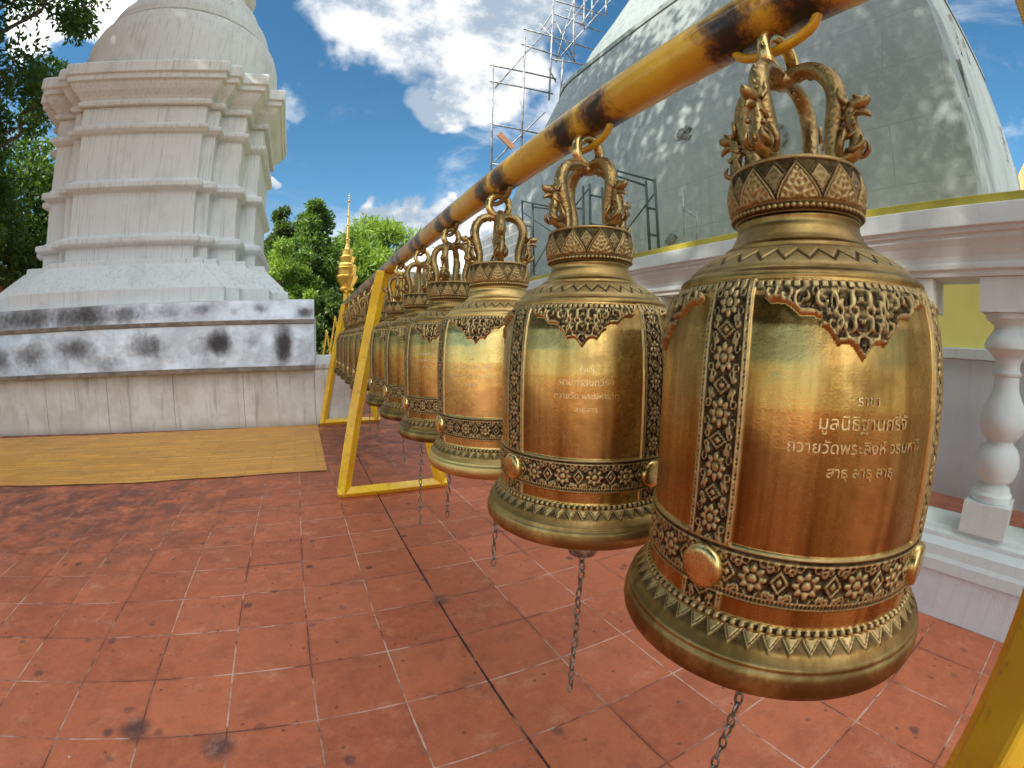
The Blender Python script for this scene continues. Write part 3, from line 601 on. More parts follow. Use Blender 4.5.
# ------------------------------------------------------------------ the bell
ss = lambda x, a, b: (lambda t: t*t*(3-2*t))(np.clip((x-a)/(b-a), 0, 1))
def ringf(x, y, cx, cy, r, w): return 1-ss(np.abs(np.hypot(x-cx, y-cy)-r), w*.3, w)
def motif(x, y):
    """unit ornament cell: rosette at the origin, lozenge and scrolls at half a cell; cell length 1 along x, |y|<.37"""
    u = x-np.floor(x+.5); rho = np.hypot(u, y); an = np.arctan2(y, u)
    pet = .30*(.62+.38*np.abs(np.cos(4*an))); h = (1-ss(rho, pet*.86, pet))*(.55+.45*np.abs(np.cos(4*an)))
    h = np.maximum(h, 1-ss(rho, .05, .085)); h = h*(1-.8*(1-ss(np.abs(rho-.11), .012, .03)))
    v = np.abs(u)-.5
    d = np.abs(v)*1.0+np.abs(y)*.72
    h = np.maximum(h, (1-ss(np.abs(d-.15), .02, .04))*.9); h = np.maximum(h, (1-ss(d, .05, .08)))
    for sx, sy in ((.30, .25), (.30, -.25), (.40, .30), (.40, -.30)):
        h = np.maximum(h, .85*ringf(np.abs(u), y, sx, sy, .055, .032))
        h = np.maximum(h, .7*(1-ss(np.hypot(np.abs(u)-sx, y-sy), .015, .03)))
    h = np.maximum(h, .8*ringf(np.abs(u), np.abs(y), .17, .34, .07, .03))
    return h
def bell_body():
    NT = 960
    prof = [(.172, 1.20), (.19, 1.0), (.196, .84), (.205, .785), (.212, .776), (.222, .771), (.232, .772), (.2385, .777), (.2415, .787), (.2412, .796), (.2395, .806), (.2372, .8125), (.2350, .8140), (.2362, .8165), (.2350, .8200), (.2325, .8232), (.226, .8305), (.219, .8375), (.2125, .845), (.2095, .8495), (.2075, .8505),
            (.2085, .8535), (.2070, .8575), (.2050, .862), (.2045, .90), (.2045, .96), (.2050, 1.05), (.2040, 1.12), (.2010, 1.17), (.1960, 1.212), (.1885, 1.243), (.1815, 1.258), (.1765, 1.2635), (.1785, 1.2665), (.1780, 1.2715), (.1735, 1.2755), (.1680, 1.2775), (.1655, 1.2810),
            (.155, 1.2905), (.138, 1.302), (.120, 1.3125), (.113, 1.3155), (.1125, 1.3205), (.104, 1.3255), (.0985, 1.333), (.0925, 1.345), (.0905, 1.352), (.0925, 1.364), (.070, 1.364), (.0, 1.364)]
    P = np.array(prof); seg_ = np.hypot(*np.diff(P, axis=0).T)
    rows = [P[0]]
    for i, L_ in enumerate(seg_):
        fine_ = (.0018 if 14 <= i < 22 else .0026) if 3 <= i < 47 else .03
        n = max(1, int(round(L_/fine_)))
        for k in range(1, n+1): rows.append(P[i]+(P[i+1]-P[i])*k/n)
    P = np.array(rows)
    # soften the profile a little
    Q = P.copy()
    for _ in range(1): Q[1:-1] = .25*P[:-2]+.5*P[1:-1]+.25*P[2:]
    P = Q; P[-1, 0] = .0005
    t = np.gradient(P, axis=0); t /= np.hypot(*t.T)[:, None]; nr, nz = t[:, 1], -t[:, 0]
    outer = np.zeros(len(P)); outer[np.argmin(P[:, 1])+1:] = 1
    A, Z = np.meshgrid(np.arange(NT)/NT*2*np.pi, P[:, 1]); Rr = np.repeat(P[:, :1], NT, 1); OUT = np.repeat(outer[:, None], NT, 1)
    h = np.zeros_like(A); orn = np.zeros_like(A); rel = np.ones_like(A)
    def put(mask, hh, rr, o=1.):
        nonlocal h, orn, rel
        h = h*(1-mask)+hh*mask; rel = rel*(1-mask)+rr*mask; orn = orn*(1-mask)+o*mask
    dq = (A+np.pi/4) % (np.pi/2)-np.pi/4          # angle from nearest of the 4 pendants (0, 90 ...)
    db = (A % (np.pi/2))-np.pi/4                   # angle from nearest of the 4 vertical bands (45 ...)
    xb = db*.205
    body = OUT*(Z > .862)*(Z < 1.262)
    # vertical bands
    mk = body*(1-ss(np.abs(xb), .0305, .0315))*(Z > .862)
    mo = motif(((Z-.916)/.0640), xb/.0640*1.25)
    fr = (1-ss(np.abs(np.abs(xb)-.0245), .0008, .002))+(1-ss(np.abs(np.abs(xb)-.0300), .0006, .0018))
    bead = (1-ss(np.hypot(np.abs(xb)-.0273, (Z/.0045-np.floor(Z/.0045)-.5)*.0045), .0012, .0022))
    v = np.clip(np.maximum(np.maximum(mo*(np.abs(xb) < .0235), fr), bead*.9), 0, 1); put(mk, .0012+.0034*v, v)
    # horizontal band
    mk = body*ss(Z, .885, .8865)*(1-ss(Z, .9525, .954))
    x = A*.205; cell = 2*np.pi*.205/20; mo = motif(x/cell+.5, (Z-.919)/cell)
    fr = (1-ss(np.abs(np.abs(Z-.9195)-.0315), .0008, .002))+(1-ss(np.abs(np.abs(Z-.9195)-.0255), .0006, .0016))
    v = np.clip(np.maximum(mo*(np.abs(Z-.919) < .0245), fr), 0, 1)
    bd = (1-ss(np.hypot((x/.005-np.floor(x/.005)-.5)*.005, Z-.8915), .0012, .0022)); v = np.maximum(v, .8*bd); put(mk, .0012+.0034*v, v)
    # pendants of scrollwork
    xq = dq*.2; a_ = np.abs(xq)
    lower = np.where(a_ < .046, 1.176+.55*a_+.010*np.abs(np.sin(a_*110)), 1.213+.40*(a_-.046)+.006*np.abs(np.sin(a_*90)))
    lower = np.where(a_ > .112, 9, lower)
    Zq = Z; inside = body*ss(Zq, lower, lower+.0015)*(1-ss(Zq, 1.254, 1.256))
    rr_ = random.Random(11); sc = np.zeros_like(h)
    rings_ = [(0, 1.240, .010), (0, 1.215, .009), (0, 1.193, .007)]
    for cx, cz, rd in ((.020, 1.236, .011), (.043, 1.236, .011), (.066, 1.239, .009), (.088, 1.243, .008), (.104, 1.247, .006), (.018, 1.210, .009), (.034, 1.213, .008), (.012, 1.193, .006), (.056, 1.222, .006), (.030, 1.224, .006), (.077, 1.229, .005), (.008, 1.182, .005), (.024, 1.196, .006), (.052, 1.247, .005), (.032, 1.248, .005), (.009, 1.228, .005)): rings_.append((cx, cz, rd))
    for cx, cz, rd in rings_:
        d_ = np.hypot(a_-cx, Z-cz); an_ = np.arctan2(Z-cz, a_-cx); sg_ = 1 if int(cx*1000) % 2 else -1
        sp_ = .5+.5*np.cos(an_*sg_-d_/rd*5.2+cx*90); sc = np.maximum(sc, ss(sp_, .45, .85)*(1-ss(d_, rd*1.35, rd*1.7))*(.75+.25*np.cos(an_*2)))
    wav = np.abs(np.sin(a_*150+np.sin(Z*260)*1.6)*np.cos(Z*170+a_*60)); sc = np.maximum(sc, .50*ss(wav, .45, .9))
    edge = 1-ss(np.abs(Zq-lower-.002), .001, .003); sc = np.clip(np.maximum(sc, edge*(a_ < .112)), 0, 1)
    put(inside*(np.abs(xb) > .031), .0026+.0062*sc, sc)
    # small dentil line under the shoulder
    mk = body*ss(Z, 1.2525, 1.2535)*(1-ss(Z, 1.2605, 1.2615)); dn = ss(np.abs(np.sin(A*55)), .35, .6); put(mk, .002*dn, dn)
    # shoulder zigzag
    mk = OUT*ss(Z, 1.2825, 1.284)*(1-ss(Z, 1.3105, 1.312)); tri = np.abs(((A*34/(2*np.pi)) % 1)-.5)*2
    zl = 1.2885+.014*tri; v = 1-(1-ss(np.abs(Z-zl), .0014, .0032)); v = np.where(Z > zl, v, v*.75); put(mk, .0022*v, np.clip(v*.8+.1, 0, 1), .75)
    # bead row
    mk = OUT*ss(Z, .8495, .851)*(1-ss(Z, .8575, .859)); nb = 112; xa = ((A*nb/(2*np.pi)) % 1-.5)*(2*np.pi*.208/nb)
    v = np.sqrt(np.clip(1-(xa**2+((Z-.8545)*1.0)**2)/.0047**2, 0, 1)); put(mk, .0042*v, v)
    # petals on the flare
    mk = OUT*ss(Z, .8225, .8232)*(1-ss(Z, .8485, .8495))*(Rr < .2335); NP = 54; u = np.abs(((A*NP/(2*np.pi)) % 1)-.5)*2; w = np.clip((.8485-Z)/.0165, 0, 1)
    out = 1-w**1.15
    ins = ss(out-u, 0., .10); line = 1-ss(np.abs(out-u-.30), .03, .10); core = 1-ss(np.hypot(u, (w-.28)*1.2), .10, .2)
    v = ins*np.clip(.95-.7*line, 0, 1); v = np.maximum(v, core*ins); put(mk, .0030*v, v*.9, .8*np.clip(ss(.85-w, -.35, .1), .25, 1))
    # subtle casting unevenness
    h += .0006*np.sin(A*3+Z*9)*OUT*(1-orn)
    X = (Rr+h*nr[:, None])*np.cos(A); Y = (Rr+h*nr[:, None])*np.sin(A); ZZ = Z+h*nz[:, None]
    V = np.stack([X, Y, ZZ], -1).reshape(-1, 3); rough_in = (1-OUT)
    orn = np.clip(orn+.7*rough_in, 0, 1); rel = np.where(OUT > 0, rel, .2)
    return V, grid_faces(len(P), NT), {'rel': rel, 'orn': orn}
def bell_crown():
    NT = 560; P = []
    base = [(.0925, 1.3635), (.0955, 1.366), (.0965, 1.369), (.0960, 1.373), (.0960, 1.3755), (.0965, 1.380), (.0985, 1.390), (.1000, 1.402), (.0990, 1.415), (.0960, 1.427), (.0950, 1.433), (.0975, 1.437), (.0965, 1.4405), (.0900, 1.442), (.05, 1.440), (.0005, 1.440)]
    P = [base[0]]
    for a, b in zip(base[:-1], base[1:]):
        L_ = math.hypot(b[0]-a[0], b[1]-a[1]); n = max(1, round(L_/(.0016 if b[0] > .09 else .02)))
        for k in range(1, n+1): P.append((a[0]+(b[0]-a[0])*k/n, a[1]+(b[1]-a[1])*k/n))
    P = np.array(P); A, Z = np.meshgrid(np.arange(NT)/NT*2*np.pi, P[:, 1]); Rr = np.repeat(P[:, :1], NT, 1)
    h = np.zeros_like(A); rel = np.full_like(A, .75); orn = np.full_like(A, .75)
    mk = ss(Z, 1.3645, 1.366)*(1-ss(Z, 1.3755, 1.377))*(Rr > .09); nb = 72; xa = ((A*nb/(2*np.pi)) % 1-.5)*(2*np.pi*.098/nb)
    v = np.sqrt(np.clip(1-(xa**2+(Z-1.3705)**2)/.0042**2, 0, 1)); h = h*(1-mk)+.0045*v*mk; rel = rel*(1-mk)+v*mk
    mk = ss(Z, 1.378, 1.379)*(1-ss(Z, 1.4345, 1.436))*(Rr > .09)
    N_ = 10; w = np.clip((Z-1.378)/.058, 0, 1)
    def petal(off, scale):
        u = np.abs(((A*N_/(2*np.pi)+off) % 1)-.5)*2; o_ = (1-np.clip(w/scale, 0, 1)**1.35)*1.12; return o_-u, u
    d1, u1 = petal(0, 1.0); d2, u2 = petal(.5, .98)
    fil = .55*np.abs(np.sin(u1*11+np.sin(w*13)*1.4)*np.cos(w*19-u1*4))
    front = ss(d1, 0, .05); v1 = front*(1-.85*(1-ss(np.abs(d1-.10), .03, .07))-.6*(1-ss(np.abs(d1-.26), .02, .06))); v1 = np.clip(v1-fil*(d1 > .3)*.9, 0, 1)
    back = ss(d2, 0, .05)*(1-.8*(1-ss(np.abs(d2-.12), .03, .07))); v = np.where(front > .3, v1, .62*back*np.clip(1-fil*.5, 0, 1))
    h = h*(1-mk)+(.0055*v)*mk; rel = rel*(1-mk)+v*mk; orn = orn*(1-mk)+.9*mk
    Rn = Rr+h
    V = np.stack([Rn*np.cos(A), Rn*np.sin(A), Z], -1).reshape(-1, 3)
    return V, grid_faces(len(P), NT), {'rel': rel, 'orn': orn}
def spline(P, n):
    P = [Vector(p) for p in P]; out = []
    for i in range(len(P)-1):
        p0, p1, p2, p3 = P[max(i-1, 0)], P[i], P[i+1], P[min(i+2, len(P)-1)]
        for k in range(n):
            t = k/n; out.append(.5*((2*p1)+(p2-p0)*t+(2*p0-5*p1+4*p2-p3)*t*t+(3*p1-p0-3*p2+p3)*t**3))
    out.append(P[-1]); return out
def naga_arm():
    """scaly serpent arm in the local x-z plane, curling from the top knot down to the crown"""
    m_ = MB()
    path = spline([(.004, 0, 1.603), (.030, 0, 1.610), (.058, 0, 1.603), (.078, 0, 1.578), (.082, 0, 1.548), (.074, 0, 1.515), (.066, 0, 1.480), (.068, 0, 1.440)], 7)
    rr = [.0142-.0015*math.cos(i/len(path)*6.28) for i in range(len(path))]
    m_.tube(path, rr, 14)
    # spine ridge of scales on the outside
    for i in range(8, len(path)-6, 2):
        p = path[i]; t = (path[i+1]-path[i-1]).normalized(); nrm = Vector((-t.z, 0, t.x))*(-1)
        if nrm.x < 0 and p.z < 1.6: nrm = -nrm
        s_ = .006+.004*math.sin(i); m_.tube([p+nrm*.007, p+nrm*(.011+s_*.2), p+nrm*(.012+s_*.6)-t*.008], [.0065, .0055, .0015], 6)
    # neck and raised head at the foot, looking outwards
    neck = spline([(.070, 0, 1.452), (.092, 0, 1.455), (.104, 0, 1.474), (.100, 0, 1.500), (.100, 0, 1.520), (.110, 0, 1.530)], 5)
    m_.tube(neck, [.012-.003*i/len(neck) for i in range(len(neck))], 12)
    m_.tube([(.100, 0, 1.524), (.110, 0, 1.532), (.122, 0, 1.532), (.129, 0, 1.534), (.131, 0, 1.541)], [.009, .013, .0105, .007, .0025], 10)
    m_.tube([(.104, 0, 1.520), (.118, 0, 1.518), (.128, 0, 1.512), (.130, 0, 1.506)], [.007, .007, .005, .001], 8)
    for sy in (-1, 1):
        m_.tube([(.112, sy*.008, 1.538), (.113, sy*.0125, 1.540), (.114, sy*.014, 1.541)], [.0035, .0035, .001], 6)
        m_.tube(spline([(.100, sy*.008, 1.530), (.092, sy*.014, 1.542), (.094, sy*.015, 1.556)], 4), [.0045]*4+[.004]*4+[.001], 6)
        m_.tube(spline([(.088, sy*.006, 1.462), (.104, sy*.017, 1.458), (.116, sy*.014, 1.468), (.112, sy*.010, 1.480)], 4), [.005]*8+[.0042, .0036, .003, .002, .001], 7)
        m_.tube(spline([(.078, sy*.010, 1.455), (.086, sy*.020, 1.470), (.092, sy*.015, 1.488), (.086, sy*.010, 1.497)], 4), [.0055]*8+[.0045, .004, .003, .002, .001], 7)
    # crest of flames behind the head up the arm
    for k in range(6):
        x0 = .096-.003*k; z0 = 1.500+.013*k
        m_.tube(spline([(x0-.008, 0, z0), (x0+.004, 0, z0+.004), (x0+.010-.002*k, 0, z0+.014), (x0+.004-.002*k, 0, z0+.026)], 4), [.0065]*4+[.0055]*4+[.004, .003, .002, .0012, .0006], 7)
    for k in range(7):
        a = k*.9; m_.tube([(.096+.01*math.cos(a*2), .012*math.sin(a*3), 1.462+.008*k), (.106+.008*math.cos(a*2), .014*math.sin(a*3), 1.466+.008*k), (.110+.006*math.cos(a), .012*math.sin(a*3), 1.472+.008*k)], [.005, .0045, .001], 6)
    return m_
def chain_mesh(z0, z1, sway):
    m_ = MB(); n = int((z0-z1)/.0275)
    for i in range(n):
        z = z0-.0275*i; ph = (i % 2)*math.pi/2+.2*math.sin(i*1.7); t = i/max(1, n-1); cx = sway*t+.0015*math.sin(i*.9); pts = []
        for k in range(12):
            a = 2*math.pi*k/12; xx = .0080*math.cos(a); zz = .0170*math.sin(a)
            pts.append((cx+xx*math.cos(ph), xx*math.sin(ph), z+zz))
        m_.tube(pts, .0027, 7, closed=True)
    return m_
def text_on_bell(lines, parent, phi, size, z_top, gap, r=.2062):
    for i, (txt, sz) in enumerate(lines):
        cu = bpy.data.curves.new('inscription', 'FONT'); cu.body = txt; cu.size = sz; cu.align_x = 'CENTER'; cu.extrude = .0008; cu.resolution_u = 3
        tmp = bpy.data.objects.new('tmp', cu); COL.objects.link(tmp); bpy.context.view_layer.update()
        me = bpy.data.meshes.new_from_object(tmp.evaluated_get(bpy.context.evaluated_depsgraph_get()))
        COL.objects.unlink(tmp); bpy.data.objects.remove(tmp)
        for v in me.vertices:
            x, y, z = v.co; zz = z_top-gap*i+y; rr = float(np.interp(zz, [1.05, 1.12, 1.17, 1.21], [.2052, .2042, .2012, .196]))+.0002+z
            a = phi+x/.205; v.co = (rr*math.cos(a), rr*math.sin(a), zz)
        me.materials.clear(); me.materials.append(M['engrave'])
        o = bpy.data.objects.new('inscription', me); COL.objects.link(o); o.parent = parent
body_m = crown_m = None
LAB = ['nearest and largest-looking brass bell, hanging at the right beside the balusters',
       'second nearest brass bell, with a dark clapper and long chain showing under its rim',
       'third brass bell from the front, bright gold with pale lettering, by the balusters',
       'fourth brass bell from the front, half hidden behind the bright lettered bell',
       'fifth brass bell from the front, a narrow slice seen beyond the fourth bell',
       'sixth brass bell from the front, hanging just before the second yellow end frame',
       'first brass bell beyond the second yellow end frame',
       'second brass bell beyond the second yellow end frame',
       'third brass bell beyond the second yellow end frame',
       'fourth brass bell beyond the second yellow end frame',
       'last brass bell of the row, beside the farthest yellow end frame']
texts = {0: [('ราชา', .016), ('มูลนิธิฐานศรีจั', .021), ('ถวายวัดพระสิงห์ วรมหาวิ', .0185), ('สาธุ สาธุ สาธุ', .017)],
         1: [('ร่วมฯ', .014), ('ผาติกรรมทวีชัย', .018), ('ถวายวัด พระมหาธาตุ', .016), ('สาธุ สาธุ', .014)],
         2: [('นาย', .014), ('คณะมิตรเชียงใหม่', .018), ('วัดพระธาตุ บุญสร้าง', .018), ('สาธุๆๆ', .016)]}
texts[3] = [('คณะศรัทธา', .016), ('ถวายวัดพระสิงห์', .016), ('สาธุ สาธุ', .014)]
ROOTROT = [-131, -130, -134, -134, -131, -132, -130, -128, -133, -131, -130]
ARMOFF = [45, 42, 24, 8, 40, 15, 45, 30, 12, 40, 22]
CH = [(.62, .22, -.04), (.64, .150, -.012), (.66, .33, -.02), (.66, .34, -.03), (.66, .10, -.04), (.66, .30, 0), (.66, .3, 0), (.66, .25, 0), (.66, .3, .01), (.66, .2, 0), (.66, .3, 0)]
arm_mesh = naga_arm()
first = None
XO = [0, -.006, -.004, 0, .004, 0, 0, 0, 0, 0, 0]
for k, y in enumerate(YB):
    root = empty('temple_bell', (1.93+XO[k], y, 0), R_(ROOTROT[k]))
    tag(root, LAB[k], 'bell', 'brass temple bells hanging in a row')
    if first is None:
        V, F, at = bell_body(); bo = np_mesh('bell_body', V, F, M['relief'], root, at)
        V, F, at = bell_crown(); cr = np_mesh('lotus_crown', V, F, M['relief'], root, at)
        arms = []
        for j in range(4):
            if j == 0: a_ = arm_mesh.build('serpent_arm', M['cast'], root); d = a_.modifiers.new('s', 'SUBSURF'); d.levels = d.render_levels = 1
            else: a_ = arms[0].copy(); COL.objects.link(a_); a_.parent = root
            a_.rotation_euler = (0, 0, R_(ARMOFF[k]+90*j)); arms.append(a_)
        m_ = MB(); m_.lathe([(.004, 1.590), (.014, 1.592), (.020, 1.600), (.018, 1.612), (.010, 1.620), (.004, 1.624)], 20); kn = m_.build('top_knot', M['cast'], root)
        m_ = MB(); m_.tube([(.036*math.cos(t_), 0, 1.650+.038*math.sin(t_)) for t_ in np.linspace(0, 2*math.pi, 33)[:-1]], .0125, 16, closed=True); rg = m_.build('ring', M['brass'], root)
        bosses = []
        for j in range(4):
            m_ = MB(); m_.lathe([(.0285, -.004), (.0300, .002), (.0295, .009), (.0265, .0125), (.018, .0140), (.0005, .0142)], 36)
            if j == 0: bb = m_.build('boss', M['brass'], root, auto=50)
            else: bb = bosses[0].copy(); COL.objects.link(bb); bb.parent = root
            a = R_(45+90*j); bb.location = (.2045*math.cos(a), .2045*math.sin(a), .9165); bb.rotation_euler = (0, R_(90), a); bosses.append(bb)
        first = (bo, cr, arms, kn, rg, bosses)
    else:
        bo, cr, arms, kn, rg, bosses = first
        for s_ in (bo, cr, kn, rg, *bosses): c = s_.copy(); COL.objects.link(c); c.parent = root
        for j in range(4): c = arms[0].copy(); COL.objects.link(c); c.parent = root; c.rotation_euler = (0, 0, R_(ARMOFF[k]+90*j))
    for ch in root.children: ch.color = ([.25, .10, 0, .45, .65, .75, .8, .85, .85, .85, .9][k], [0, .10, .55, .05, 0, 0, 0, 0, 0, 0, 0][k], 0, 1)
    for ch in root.children:
        if ch.name.startswith('ring'): ch.rotation_euler = (0, 0, -root.rotation_euler.z+R_([-6, 4, -8, 6, -5, 4, 0, 5, -6, 0, 4][k]))
    z0, z1, sw = CH[k]
    cl = MB(); cl.lathe([(.012, .90), (.016, .74), (.034, .70), (.040, .675), (.036, .655), (.018, .645), (.006, .640)] if k == 1 else [(.010, 1.1), (.014, .86), (.034, .82), (.038, .79), (.030, .77), (.006, .765)], 24); cl.build('clapper', M['chain'], root)
    cm = chain_mesh(.765 if k != 1 else .640, z1, sw)
    # sway towards world -x
    c = cm.build('chain', M['chain'], root); c.rotation_euler = (0, 0, -root.rotation_euler.z)
    if k in texts: text_on_bell(texts[k], root, R_([3, 3, -4, -2][k]), .018, 1.128, .026)

# ------------------------------------------------------------------ golden spire and other far things
gsx, gsy = 3.24, 20.
sp = empty('golden_spire', (gsx, gsy, 0))
def tiers(levels, n=12): m_ = MB(); m_.lathe(levels, n, smooth=False); return m_
tiers([(.30, 0), (.30, 2.0), (.20, 2.05), (.17, 3.0), (.17, 3.35)]).build('column', M['gold'], sp)
tiers([(.18, 3.35), (.32, 3.45), (.34, 3.55), (.26, 3.6), (.36, 3.75), (.46, 3.95), (.50, 4.05), (.50, 4.12), (.40, 4.13), (.42, 4.35), (.47, 4.48), (.40, 4.5), (.40, 4.62), (.36, 4.68), (.30, 4.70), (.33, 4.85), (.36, 4.98), (.28, 5.0), (.24, 5.05), (.24, 5.25), (.27, 5.3), (.16, 5.34)]).build('lantern', M['gold'], sp, .01)
tiers([(.16, 5.34), (.10, 5.45), (.13, 5.5), (.08, 5.55), (.09, 5.75), (.12, 5.8), (.07, 5.85), (.055, 6.4), (.09, 6.45), (.05, 6.5), (.04, 6.85), (.08, 6.9), (.03, 6.95), (.02, 7.5), (.05, 7.55), (.012, 7.6), (.01, 8.0)], 16).build('finial', M['gold'], sp)
for z_, r_ in ((7.62, .07), (7.75, .055), (7.88, .04)): m_ = MB(); m_.lathe([(.01, z_-.03), (r_, z_-.02), (r_, z_), (.01, z_+.02)], 12); m_.build('umbrella_disc', M['gold'], sp)
tag(sp, 'slender golden tiered spire rising in front of the green trees', 'spire')
for i, (x_, y_, h_) in enumerate(((2.28, 13.5, 1.72), (2.02, 13.6, 1.3))):
    r_ = empty('gilded_stand', (x_, y_, 0)); 
    for sg in (-1, 1): q_ = MB(); q_.bar((sg*.32*h_/1.7, 0, 0), (sg*.03, 0, h_), .05); q_.build('leg', M['yellow'], r_)
    q_ = MB(); q_.lathe([(.03, h_-.02), (.07, h_+.03), (.03, h_+.1), (.05, h_+.14), (.005, h_+.26)], 12); q_.build('finial', M['yellow'], r_)
    tag(r_, ['taller small yellow trestle standing beyond the right end of the plinth', 'shorter small yellow trestle beyond the right end of the plinth'][i], 'trestle')
# low wall and hall beyond
hw = empty('far_wall', (0, 16, 0)); m_ = MB(); m_.box(-16, 1.4, 0, .3, 0, 1.5); m_.build('wall', M['creamw'], hw); m_ = MB(); m_.box(-16, 1.45, -.05, .35, 1.5, 1.6); m_.build('coping', M['roof'], hw)
tag(hw, 'low cream wall under the trees behind the white stupa', 'wall')
rd = empty('red_panel', (-9.3, 12.9, 0)); m_ = MB(); m_.box(-1.6, 1.2, 0, .12, .9, 3.1); m_.build('panel', M['red'], rd)
for x_ in (-1.4, 1.): m_ = MB(); m_.bar((x_, .18, 0), (x_, .18, 3.0), .08); m_.build('post', M['wood'], rd)
tag(rd, 'red panel at the left edge behind the stupa base', 'panel')
# white pavilion beyond the bells, glimpsed between crown arms
wp = empty('white_pavilion', (8.2, 21, 0)); 
m_ = MB(); m_.box(-2.2, 2.2, 0, 2.5, 0, 4.4); m_.build('wall', M['creamw'], wp, .03)
for sx in (-1.9, -.65, .65, 1.9): m_ = MB(); m_.lathe([(.2, 0), (.17, .2), (.15, 4.2), (.22, 4.4)], 14, cx=sx, cy=-.5); m_.build('column', M['white'], wp)
m_ = MB(); m_.box(-2.4, 2.4, -.8, 2.6, 4.41, 4.75); m_.build('cornice', M['white'], wp, .04)
m_ = MB(); m_.add([(-2.4, -.8, 4.76), (2.4, -.8, 4.76), (2.4, 2.6, 4.76), (-2.4, 2.6, 4.76), (-2.0, .9, 6.0), (2.0, .9, 6.0)], [(0, 1, 5, 4), (2, 3, 4, 5), (1, 2, 5), (3, 0, 4), (3, 2, 1, 0)]); m_.build('roof', M['white'], wp)
tag(wp, 'white columned pavilion beyond the end of the bell row', 'pavilion')
# far right: tiled roof, white finial and dark scaffold at the edge
fr_ = empty('tiled_hall', (34.5, 1.3, 0))
m_ = MB(); m_.box(-3, 3, -3.2, .4, 0, 9.0); m_.build('wall', M['brick'], fr_)
m_ = MB(); m_.add([(-3.4, .6, 9.1), (-3.4, -3.6, 9.1), (3.4, -3.6, 9.1), (3.4, .6, 9.1), (-2.5, -1.5, 12.6), (2.5, -1.5, 12.6)], [(0, 4, 1), (1, 4, 5, 2), (2, 5, 3), (3, 5, 4, 0), (0, 1, 2, 3)]); m_.build('roof', M['roof'], fr_)
m_ = MB(); m_.lathe([(.3, 12.3), (.24, 13), (.14, 14), (.02, 15.6)], 10, cy=-1.4); m_.build('finial', M['white'], fr_)
tag(fr_, 'hall with orange tiled roof and white finial at the far right edge', 'hall')

# ------------------------------------------------------------------ trees
def leaf_cloud(centres, radii, per, size, aspect=.42, droop=.3, seed=0, flat=.8):
    rg = np.random.default_rng(seed); C_ = np.repeat(np.asarray(centres), per, 0); R2 = np.repeat(np.asarray(radii), per)
    n = len(C_); d = rg.normal(size=(n, 3)); d /= np.linalg.norm(d, axis=1)[:, None]; rad = R2*rg.random(n)**.45
    p = C_+d*rad[:, None]*np.array([1, 1, flat])
    ax = rg.normal(size=(n, 3))+d*.8; ax[:, 2] -= droop; ax /= np.linalg.norm(ax, axis=1)[:, None]
    o_ = np.cross(ax, rg.normal(size=(n, 3))); o_ /= np.linalg.norm(o_, axis=1)[:, None]
    L_ = size*rg.uniform(.6, 1.3, n)[:, None]; w = L_*aspect
    V = np.stack([p, p+ax*L_*.45+o_*w*.5, p+ax*L_, p+ax*L_*.45-o_*w*.5], 1).reshape(-1, 3)
    return V, np.arange(n*4).reshape(-1, 4)
def limb(m_, a, b, ra, rb, rg, n=5, wob=.12):
    a, b = Vector(a), Vector(b); L_ = (b-a).length; pts = []
    for i in range(n+1):
        t = i/n; w = wob*L_*math.sin(t*math.pi); pts.append(a.lerp(b, t)+Vector((rg.uniform(-1, 1)*w, rg.uniform(-1, 1)*w, rg.uniform(-.3, .6)*w)))
    m_.tube(pts, [ra+(rb-ra)*i/n for i in range(n+1)], 8); return pts
def tree(name, loc, H, crown_z, crown_r, nclump, per, leaf, size, label, seed, mt='mid', aspect=.42, squash=1., group='leafy trees around the temple court', shape='round', trunk_r=.22, off=(0, 0)):
    rg = random.Random(seed); root = empty(name, loc); t = MB()
    fork = Vector((rg.uniform(-.2, .2), rg.uniform(-.2, .2), crown_z*.75))
    limb(t, (0, 0, -.05), fork, trunk_r, trunk_r*.7, rg, 6, .04)
    cs, rs = [], []
    for i in range(nclump):
        while True:
            v = Vector((rg.uniform(-1, 1), rg.uniform(-1, 1), rg.uniform(-1, 1)))
            if .25 < v.length < 1: break
        v = v*(.75+.25*rg.random())
        zz = (v.z+1)/2
        k = crown_r*(1 if shape == 'round' else (1.15-.85*zz))
        c = Vector((v.x*k+off[0], v.y*k+off[1], crown_z+zz*(H-crown_z))); cs.append(c); rs.append(crown_r*rg.uniform(.13, .30))
        if i % 2 == 0: limb(t, fork.lerp(Vector((0, 0, H*.8)), max(0, min(.8, zz*.8))), c, trunk_r*.35, .015, rg, 5, .1)
    limb(t, fork, (off[0], off[1], H*.85), trunk_r*.65, .03, rg, 6, .05)
    t.build('trunk', M['bark'], root)
    V, F = leaf_cloud([tuple(c) for c in cs], rs, per, size, aspect, seed=seed); np_mesh('crown', V, F, LEAF[leaf], root, smooth=False)
    tag(root, label, 'tree', group); return root
# big dark tree behind the left of the stupa
tree('leafy_tree', (-9.0, 10.8, 0), 15.5, 2.2, 4.2, 88, 560, 'mid', .20, 'tall dark leafy tree filling the left edge beside the white stupa', 3, trunk_r=.34)
tree('leafy_tree', (-11.2, 16.5, 0), 10, .6, 4.2, 85, 420, 'mid', .26, 'bushy tree low behind the left side of the white stupa', 4, trunk_r=.3)
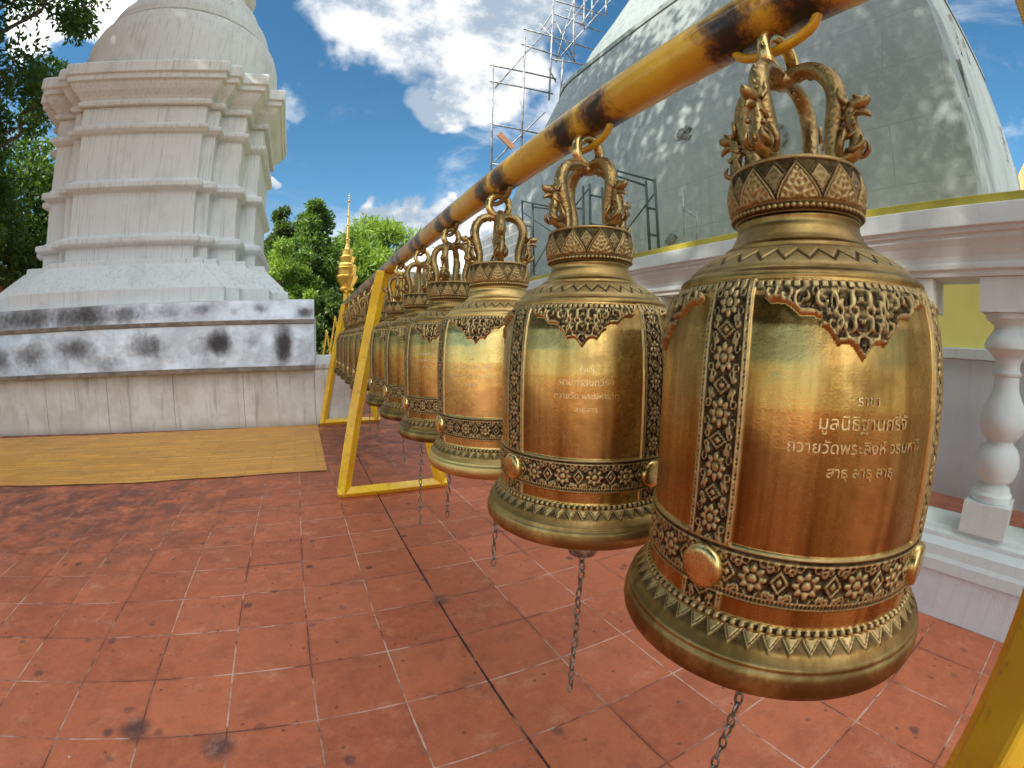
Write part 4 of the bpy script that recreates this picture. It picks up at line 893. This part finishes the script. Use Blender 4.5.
# trees between the stupa and the bells
tree('leafy_tree', (1.75, 25, 0), 9.4, .6, 2.6, 90, 520, 'mid', .24, 'cone-topped bushy tree just left of the golden spire', 5, shape='cone')
tree('leafy_tree', (-.1, 29, 0), 10.6, 1.5, 1.9, 110, 260, 'near', .24, 'slim dark tree right behind the edge of the white stupa', 6, shape='cone')
tree('leafy_tree', (.3, 22.5, 0), 6.2, .3, 2.2, 60, 420, 'light', .20, 'low yellow-green tree beside the white stupa edge', 7)
tree('leafy_tree', (5.9, 27, 0), 9.0, .6, 3.3, 80, 420, 'light', .50, 'pale feathery tree with long leaves right of the golden spire', 8, aspect=.16)
tree('leafy_tree', (3.8, 30, 0), 8.8, .4, 2.4, 70, 420, 'mid', .26, 'dark green tree directly behind the golden spire', 9)
tree('leafy_tree', (9.5, 31, 0), 7.8, .4, 3.4, 70, 320, 'mid', .28, 'tree far behind the middle bells', 10)
tree('leafy_tree', (3.2, 21.8, 0), 3.6, .1, 2.2, 60, 300, 'near', .2, 'dark low bushy tree at the foot of the golden spire', 12)
# tall trees at the camera's back, over the court: their shade falls on the bells
SH = [((-7.5, -2.5), (-5.2, -.8), 23.5, 12.5, 7.3, 135, 'tallest spreading shade tree left of the camera, its crown high over the court'),
      ((-13, -6), (-12.5, -4.5), 17, 5, 6.6, 110, 'broad shade tree behind the camera on the left'),
      ((-15.5, 3), (-14.0, 2.2), 20, 4.5, 6.8, 160, 'broad shade tree out beyond the left end of the plinth'),
      ((-8.5, 4.6), (-4.2, 7.4), 26, 16.5, 6.0, 105, 'tall leaning shade tree beside the left end of the plinth'),
      ((-6, -11), (-7.5, -9.5), 16, 4.5, 6.0, 95, 'shade tree straight behind the camera')]
for i, (p_, c_, h_, cz, r_, nc, lb) in enumerate(SH):
    tree('shade_tree', (*p_, 0), h_, cz, r_, nc, 150 if h_ > 22 else 300, 'near', .40, lb, 20+i, group='shade trees over the court', trunk_r=.38, off=(c_[0]-p_[0], c_[1]-p_[1]))
